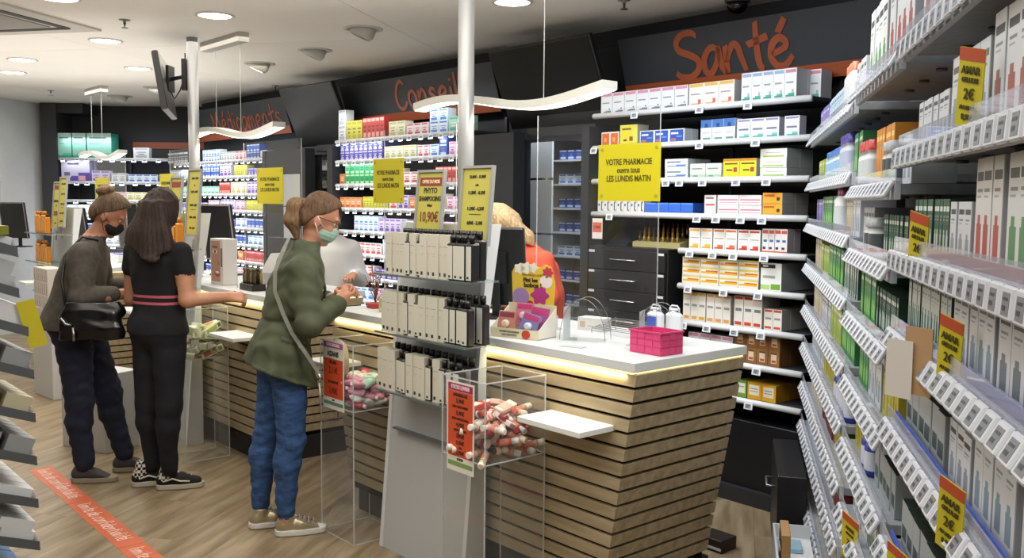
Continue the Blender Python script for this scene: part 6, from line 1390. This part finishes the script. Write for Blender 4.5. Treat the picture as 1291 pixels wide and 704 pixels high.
    eyes(M, t); mask(M, t, '8fb0a4')
    m = MB()
    for y in (-1, 1):
        m.tube([M @ Vector((.101+.0*math.cos(a), .031*y+.024*math.cos(a), .004+.019*math.sin(a))) for a in [2*math.pi*k/18 for k in range(18)]], .0016, mat('2c2420', .3), 6, closed=True); m.tube([M @ Vector((.101, .055*y, .01)), M @ Vector((.05, .074*y, .012)), M @ Vector((-.015, .082*y, .01))], .0016, mat('2c2420', .3), 6)
    m.tube([M @ Vector((.101, .008, .008)), M @ Vector((.104, 0, .011)), M @ Vector((.101, -.008, .008))], .0014, mat('2c2420', .3), 6); m.obj('glasses', t)
    GOLD = mat('b5a88c', .3, .6); WS = mat('d4d2cc', .5)
    shoe(t, (0, -.075), R(-3), GOLD, WS, .25, lace=mat('a29c90', .7)); shoe(t, (-.105, .085), R(4), GOLD, WS, .25, lace=mat('a29c90', .7))
    # bag strap over the back to the front hip, cream bag
    bg = thing('shoulder_bag', 'cream pouch bag on a grey strap, worn by the olive jacket woman', 'bag', gp(377, 666), R(22))
    pts = [(.03, .05, 1.40), (-.035, -.02, 1.415), (-.075, -.09, 1.36), (-.115, -.12, 1.27), (-.12, -.14, 1.18), (-.09, -.172, 1.08), (-.055, -.198, .99), (-.0, -.232, .90), (.06, -.232, .80)]
    m = MB(); sp = []
    P_ = [Vector(p) for p in pts]
    for i in range(len(P_)-1):
        for q in range(4): sp.append(P_[i].lerp(P_[i+1], q/4))
    sp.append(P_[-1]); vs = []
    for i, p in enumerate(sp):
        tn = (sp[min(i+1, len(sp)-1)]-sp[max(i-1, 0)]).normalized(); out = Vector((p.x+.04, p.y, 0)).normalized() if p.z < 1.38 else Vector((-.3, 0, 1)).normalized()
        b = tn.cross(out).normalized()*.009; o_ = out*.004; vs += [p-b, p+b, p+b+o_, p-b+o_]
    fs = []
    for i in range(len(sp)-1):
        for q in range(4): fs.append((i*4+q, i*4+(q+1) % 4, i*4+4+(q+1) % 4, i*4+4+q))
    m.add(vs, fs, mat('77786e', .7)); m.obj('strap', bg)
    m = MB(); m.tube([(.060, -.234, .80), (.066, -.237, .78), (.062, -.236, .76)], .006, mat('b8b8b4', .25, .9), 8); m.tube([(.062, -.236, .76), (.07, -.236, .58), (.16, -.17, .56), (.17, -.12, .68)], .0035, mat('b0aea6', .3, .8), 6); m.obj('chain', bg)
    B_ = Field(.006, .02); B_.ell((.19, -.06, .82), (.045, .10, .11), 'b'); B_.build('pouch', {'b': mat('b0a68c', .8)}, bg, disp=folds(.005, (20, 20, 20), None, 8))
    return t
P3()
# ---------------------------------------------------------------- woman in the black tee, seen from behind
TEE = noisy('black_cotton', '0b0c11', '12141a', (14, 14, 14), .9); PANT = noisy('dark_trousers', '0a0c16', '10131f', (20, 20, 20), .85)
STR = bpy.data.materials.new('striped_tee')
def stripes():
    m = STR; m.use_nodes = True; nt = m.node_tree; b = nt.nodes['Principled BSDF']; tc = nt.nodes.new('ShaderNodeTexCoord'); sp = nt.nodes.new('ShaderNodeSeparateXYZ'); cr = nt.nodes.new('ShaderNodeValToRGB'); mr = nt.nodes.new('ShaderNodeMapRange')
    mr.inputs[1].default_value = .98; mr.inputs[2].default_value = 1.12; L = nt.links.new; L(tc.outputs['Object'], sp.inputs[0]); L(sp.outputs[2], mr.inputs[0]); L(mr.outputs[0], cr.inputs[0]); L(cr.outputs[0], b.inputs['Base Color'])
    e = cr.color_ramp; e.interpolation = 'CONSTANT'; blk, red = lin('0d0e13'), lin('b8586a'); e.elements[0].color = blk; e.elements[0].position = 0; e.elements[1].position = .36; e.elements[1].color = red
    for p, c in ((.46, blk), (.62, red), (.72, blk)): x = e.elements.new(p); x.color = c
    b.inputs['Roughness'].default_value = .9
stripes()
def P2():
    t = thing('person', 'woman with long brown hair seen from behind, black tee with red stripes, checkered sneakers', 'person', gp(204, 616), R(66))
    # frame: x forward (away, a little right), y left (image left), right side towards image right
    F = Field(.006, .03)
    leg(F, (.0, -.075, .88), (-.01, -.075, .47), (.0, -.06, .12), 'pant', (.094, .068, .060, .046)); leg(F, (.01, .075, .88), (.0, .082, .47), (.03, .085, .12), 'pant', (.094, .068, .060, .046))
    F.ell((-.01, 0, .90), (.115, .160, .12), 'pant', k=.04)
    F.loft([(.88, .0, 0, .118, .165), (.97, .005, 0, .105, .152), (1.08, .01, 0, .095, .140), (1.18, .01, 0, .105, .158), (1.27, .01, 0, .10, .172), (1.33, .012, 0, .078, .155), (1.38, .018, 0, .05, .075)], 'tee')
    F.cone((.01, .0, 1.36), (.025, 0, 1.44), .05, .046, 'skin')
    M = head(F, (.045, .0, 1.515), R(14), R(20), 'skin')
    # right arm: down and forearm forward-right
    F.cone((.01, -.165, 1.315), (.01, -.185, 1.22), .056, .056, 'tee', k=.03); F.cone((.01, -.18, 1.25), (.0, -.21, 1.06), .048, .043, 'skin', k=.012); F.cone((.0, -.21, 1.06), (.17, -.33, 1.065), .041, .028, 'skin', k=.02)
    hand(F, (.17, -.33, 1.065), (.75, -.62, -.05), (.3, .5, -.6), 'skin', .9, 1)
    F.cone((.01, .165, 1.315), (.01, .185, 1.22), .056, .056, 'tee', k=.03); F.cone((.01, .18, 1.25), (.03, .215, 1.04), .048, .043, 'skin', k=.012); F.cone((.03, .215, 1.04), (.20, .22, 1.10), .035, .026, 'skin', k=.02)
    hand(F, (.20, .22, 1.10), (.9, -.1, .2), (0, -.2, -1), 'skin', .6, -1)
    F.build('body', {'skin': SK1, 'pant': PANT, 'tee': STR, 'lip': LIPM}, t, disp=folds(.0035, (16, 16, 30), ['tee', 'pant'], 11))
    eyes(M, t)
    HB = hair_mat('long_brown_hair', '140b07', '38211a'); H = Field(.006, .02); hf = in_head(M)
    H.cone(M @ Vector((-.01, 0, .045)), M @ Vector((-.03, 0, .0)), .102, .10, 'h', k=.02, sq=(M.to_3x3() @ Vector((0, 1, 0)), .9))
    H.cut(lambda P: (hf(P)[:, 0]*.80-hf(P)[:, 2]*.45-.03)*.92-(P[:, 2] < 1.42)*0)
    H.loft([(1.13, -.118, .055, .014, .05), (1.17, -.115, .05, .026, .085), (1.23, -.108, .03, .038, .130), (1.32, -.075, .015, .052, .150), (1.42, -.04, .01, .078, .132), (1.52, -.0, .0, .088, .104), (1.58, .01, .0, .085, .090)], 'h', k=.03, pw=2)
    H.cone((-.04, -.10, 1.42), (-.03, -.14, 1.26), .03, .026, 'h'); H.cone((-.03, -.14, 1.26), (-.02, -.165, 1.13), .026, .01, 'h')
    H.cone((-.05, .10, 1.42), (-.04, .14, 1.3), .035, .03, 'h'); H.cone((-.04, .14, 1.3), (-.06, .15, 1.16), .03, .01, 'h')
    for q, (yy, zz) in enumerate(((.13, 1.10), (.09, 1.06), (.05, 1.09), (.01, 1.13), (-.03, 1.17), (-.07, 1.19), (-.10, 1.2))): H.cone((-.105, yy, 1.27), (-.122+.006*(q % 2), yy+.01, zz), .030, .008, 'h', k=.015)
    def dsp(P, L, labs):
        a = np.arctan2(P[:, 1], P[:, 0]+.0); return .0014*np.sin(a*34+P[:, 2]*14)+.0012*np.sin(a*71-P[:, 2]*22)+.004*np.sin(a*6+P[:, 2]*7)
    H.build('hair', {'h': HB}, t, disp=dsp)
    CHK = bpy.data.materials.new('checkered_canvas'); CHK.use_nodes = True; nt = CHK.node_tree; b = nt.nodes['Principled BSDF']; ch = nt.nodes.new('ShaderNodeTexChecker'); tc = nt.nodes.new('ShaderNodeTexCoord'); ch.inputs['Scale'].default_value = 62; ch.inputs[1].default_value = lin('d8d4ca'); ch.inputs[2].default_value = lin('0e0e10'); nt.links.new(tc.outputs['Object'], ch.inputs[0]); nt.links.new(ch.outputs[0], b.inputs['Base Color']); b.inputs['Roughness'].default_value = .8
    BK = mat('111114', .8); SO = mat('b8b2a4', .6)
    for c, yw in (((.055, -.085), R(-50)), ((.045, .085), R(-42))):
        s = shoe(t, c, yw, BK, SO, .26, check=CHK, high=True, lace=mat('d0ccc2', .7))
        X_ = Matrix.Translation((c[0], c[1], 0)) @ Matrix.Rotation(yw, 4, 'Z'); m = MB(); m.tube([X_ @ Vector(p) for p in ((-.09, -.043, .05), (-.04, -.044, .065), (.0, -.046, .05), (.05, -.046, .046))], .0045, mat('dcd8ce', .6), 6); m.obj('side_stripe', s)
    return t
P2()
# ---------------------------------------------------------------- woman in the grey top with a bun and black mask
GRY = noisy('grey_brown_knit', '48433d', '544f48', (40, 40, 40), .9, 4, .15); NAVY = noisy('navy_trousers', '0e1428', '161e38', (20, 20, 20), .85)
def P1():
    t = thing('person', 'woman with hair bun and black mask, loose grey brown top, navy trousers, looking down', 'person', gp(124, 602), R(14))
    F = Field(.006, .03)
    leg(F, (-.10, -.08, .88), (-.07, -.085, .46), (-.055, -.08, .11), 'pant', (.105, .074, .066, .054)); leg(F, (-.07, .08, .88), (.05, .085, .47), (.13, .095, .11), 'pant', (.105, .074, .064, .052))
    F.ell((-.115, 0, .90), (.13, .165, .13), 'pant', k=.04)
    F.loft([(.85, -.09, 0, .12, .16), (1.0, -.07, 0, .10, .14), (1.2, -.04, 0, .1, .16), (1.33, -.005, 0, .07, .14), (1.38, .02, 0, .05, .06)], 'top')
    F.cone((.0, 0, 1.36), (.055, 0, 1.44), .052, .048, 'skin'); M = head(F, (.095, 0, 1.50), R(30), R(-4), 'skin', .94)
    F.cone((.10, -.19, 1.06), (.20, -.10, 1.07), .036, .028, 'skin'); hand(F, (.20, -.10, 1.07), (.8, .5, .05), (0, .2, -1), 'skin', .6, 1)
    F.cone((.12, .19, 1.08), (.22, .10, 1.09), .036, .028, 'skin'); hand(F, (.22, .10, 1.09), (.8, -.5, .05), (0, -.2, 1), 'skin', .5, -1)
    F.build('body', {'skin': SK2, 'pant': NAVY, 'top': GRY, 'lip': LIPM}, t, disp=folds(.005, (24, 24, 60), ['pant'], 21))
    J = Field(.006, .035)
    J.loft([(.84, -.125, 0, .175, .205), (.93, -.115, 0, .16, .195), (1.05, -.085, 0, .135, .18), (1.16, -.06, 0, .128, .185), (1.26, -.035, 0, .115, .185), (1.33, -.012, 0, .088, .150), (1.37, .005, 0, .065, .095)], 'j')
    J.cone((-.02, -.155, 1.29), (-.02, -.22, 1.06), .070, .060, 'j'); J.cone((-.02, -.22, 1.06), (.13, -.165, 1.07), .060, .042, 'j', k=.02)
    J.cone((-.01, .155, 1.29), (.02, .22, 1.06), .070, .060, 'j'); J.cone((.02, .22, 1.06), (.15, .165, 1.09), .060, .042, 'j', k=.02)
    J.cut(lambda P: .045-np.hypot(P[:, 0]-.04, P[:, 1])-(P[:, 2] < 1.345)*1); J.cut(lambda P: (.865-.05*P[:, 0])-P[:, 2])
    fd = folds(.006, (18, 18, 32), None, 31)
    J.build('loose_top', {'j': GRY}, t, disp=fd)
    HM = hair_mat('dark_blond_hair', '3a2c20', '6e583e'); H = Field(.005, .015); hf = in_head(M)
    H.cone(M @ Vector((-.012, 0, .045)), M @ Vector((-.03, 0, .0)), .089, .084, 'h', k=.02, sq=(M.to_3x3() @ Vector((0, 1, 0)), .88)); H.cone(M @ Vector((.03, 0, .07)), M @ Vector((-.02, 0, .07)), .060, .064, 'h', k=.02)
    H.cut(lambda P: hairline(hf(P))); H.cut(lambda P: (-.07-hf(P)[:, 2])*.92); H.build('hair', {'h': HM}, t, disp=strands(M))
    B = Field(.005, .012); c = M @ Vector((-.085, 0, .115))
    for k in range(7): a = k*.9; B.cone(c+Vector((.03*math.cos(a), .03*math.sin(a), -.012+.004*k)), c+Vector((.03*math.cos(a+1), .03*math.sin(a+1), -.008+.004*k)), .019, .017, 'b')
    B.cone(c+Vector((0, 0, -.02)), c+Vector((0, 0, .015)), .034, .028, 'b'); B.build('hair_bun', {'b': hair_mat('bun_hair', '54402c', '8a6e4c')}, t, disp=strands(M, .0016, 40))
    m = MB(); m.tube([c+Vector((.036*math.cos(a), .036*math.sin(a), -.028)) for a in [2*math.pi*k/14 for k in range(14)]], .006, mat('1a1614', .7), 6, closed=True); m.obj('hair_tie', t)
    eyes(M, t); mask(M, t, '15151a', '1a1a1e')
    GS = mat('3b3b3c', .8)
    shoe(t, (.0, -.085), R(-6), GS, mat('8d8270', .7), .26); shoe(t, (.19, .10), R(2), GS, mat('8d8270', .7), .26)
    bg = thing('black_handbag', 'shiny black handbag with silver clasp at the hip of the grey top woman', 'bag', gp(124, 602), R(14))
    B_ = Field(.006, .02); B_.loft([(.84, .04, -.275, .155, .045), (.9, .04, -.275, .165, .055), (1.0, .04, -.27, .15, .045), (1.04, .04, -.268, .13, .025)], 'b', pw=3); B_.build('bag_body', {'b': mat('0b0b0e', .22)}, bg, disp=folds(.006, (24, 24, 24), None, 5))
    m = MB(); m.tube([(-.09, -.27, 1.02), (-.12, -.20, 1.15), (-.11, -.15, 1.28), (-.03, -.11, 1.385), (.05, -.09, 1.36)], .008, mat('101013', .4), 8); m.obj('strap', bg)
    m = MB(); m.tube([(-.105, -.315, .96), (-.08, -.335, .93), (-.05, -.335, .925)], .007, mat('a8a8a6', .2, .9), 8); m.tube([(-.045, -.335, .91), (-.04, -.338, .87), (-.04, -.338, .84)], .007, mat('a8a8a6', .2, .9), 8); m.obj('clasp', bg)
    ph_ = thing('mobile_phone', 'black phone held between the two women', 'phone', gp(124, 602)+Vector((.30, .02, 1.08)), R(30)); m = MB(); m.bbox(-.035, .035, -.075, .075, -.004, .004, mat('0a0a0c', .15), .002); m.obj('phone', ph_)
    return t
P1()
# ---------------------------------------------------------------- staff behind the counter
def P4():
    o = W(at_px(W, -.70, 684), -.70, 0); t = thing('person', 'blond woman in a bright orange blouse bending over behind the monitor', 'person', o, R(192))
    F = Field(.007, .03)
    leg(F, (0, -.08, .88), (0, -.085, .46), (0, -.08, .06), 'pant', (.1, .07, .06, .05)); leg(F, (0, .08, .88), (0, .085, .46), (0, .08, .06), 'pant', (.1, .07, .06, .05)); F.ell((0, 0, .9), (.12, .16, .12), 'pant', k=.04)
    OR = 'top'; F.loft([(.88, 0, 0, .12, .17), (1.0, 0, 0, .115, .16), (1.13, .01, 0, .12, .17), (1.25, .04, 0, .12, .185), (1.33, .075, 0, .09, .16), (1.375, .10, 0, .05, .08)], OR)
    F.cone((.09, 0, 1.35), (.19, 0, 1.40), .05, .045, 'skin'); M = head(F, (.235, 0, 1.45), R(38), R(10), 'skin')
    for y in (-1, 1):
        F.cone((.04, .16*y, 1.28), (.03, .215*y, 1.10), .066, .06, OR); F.cone((.03, .215*y, 1.10), (.18, .19*y, 1.06), .058, .045, OR); F.cone((.18, .19*y, 1.06), (.27, .15*y, 1.07), .032, .026, 'skin'); hand(F, (.27, .15*y, 1.07), (.9, -.2*y, .0), (0, 0, -1), 'skin', .35, 1 if y < 0 else -1)
    F.build('body', {'skin': SK1, 'pant': NAVY, 'top': noisy('orange_blouse', 'd8482a', 'e2583a', (8, 8, 8), .8), 'lip': LIPM}, t, disp=folds(.007, (14, 14, 20), ['top'], 41))
    eyes(M, t); H = Field(.006, .02); hf = in_head(M)
    H.cone(M @ Vector((-.01, 0, .045)), M @ Vector((-.03, 0, .0)), .104, .10, 'h', k=.02, sq=(M.to_3x3() @ Vector((0, 1, 0)), .9)); H.cut(lambda P: (hf(P)[:, 0]*.80-hf(P)[:, 2]*.45-.03)*.92)
    for y in (-1, 1): a = M @ Vector((-.04, .07*y, .04)); H.cone(a, a+Vector((-.10, .01*y, -.10)), .05, .05, 'h'); H.cone(a+Vector((-.10, .01*y, -.10)), a+Vector((-.15, .03*y, -.24)), .05, .02, 'h')
    H.build('hair', {'h': hair_mat('blond_hair', '8a6e4c', 'c4a880')}, t, disp=strands(M, .002, 34)); m = MB(); 
    return t
P4()
def P5():
    o = W(at_px(W, -.75, 415), -.75, 0); t = thing('person', 'staff member in white coat with pink collar, half hidden behind the olive jacket woman', 'person', o, R(-75))
    F = Field(.007, .03)
    leg(F, (0, -.08, .88), (0, -.085, .46), (0, -.08, .06), 'pant', (.1, .07, .06, .05)); leg(F, (0, .08, .88), (0, .085, .46), (0, .08, .06), 'pant', (.1, .07, .06, .05))
    F.loft([(.62, 0, 0, .15, .2), (.85, 0, 0, .14, .19), (1.0, 0, 0, .125, .17), (1.15, .0, 0, .125, .175), (1.24, .0, 0, .115, .185), (1.30, .0, 0, .085, .16), (1.345, .01, 0, .055, .08)], 'coat'); F.cone((0, -.05, 1.34), (0, .05, 1.34), .03, .03, 'pink', k=.01)
    F.cone((.01, 0, 1.33), (.03, 0, 1.40), .05, .045, 'skin'); M = head(F, (.05, 0, 1.46), R(10), 0, 'skin')
    for y in (-1, 1): F.cone((.0, .16*y, 1.25), (.0, .22*y, 1.03), .062, .055, 'coat'); F.cone((.0, .22*y, 1.03), (.18, .16*y, 1.07), .055, .042, 'coat'); hand(F, (.2, .15*y, 1.075), (.9, -.3*y, 0), (0, 0, -1), 'skin', .4, 1 if y < 0 else -1)
    F.build('body', {'skin': SK1, 'pant': NAVY, 'coat': mat('e8eaec', .8), 'pink': mat('c0406c', .7), 'lip': LIPM}, t, disp=folds(.005, (14, 14, 20), ['coat'], 51)); eyes(M, t)
    H = Field(.006, .02); hf = in_head(M); H.cone(M @ Vector((-.01, 0, .045)), M @ Vector((-.03, 0, .0)), .098, .092, 'h', k=.02, sq=(M.to_3x3() @ Vector((0, 1, 0)), .9)); H.cut(lambda P: hairline(hf(P))); H.build('hair', {'h': HM2}, t, disp=strands(M))
    return t
HM2 = hair_mat('brown_short_hair', '3a281c', '5c4430')
P5()
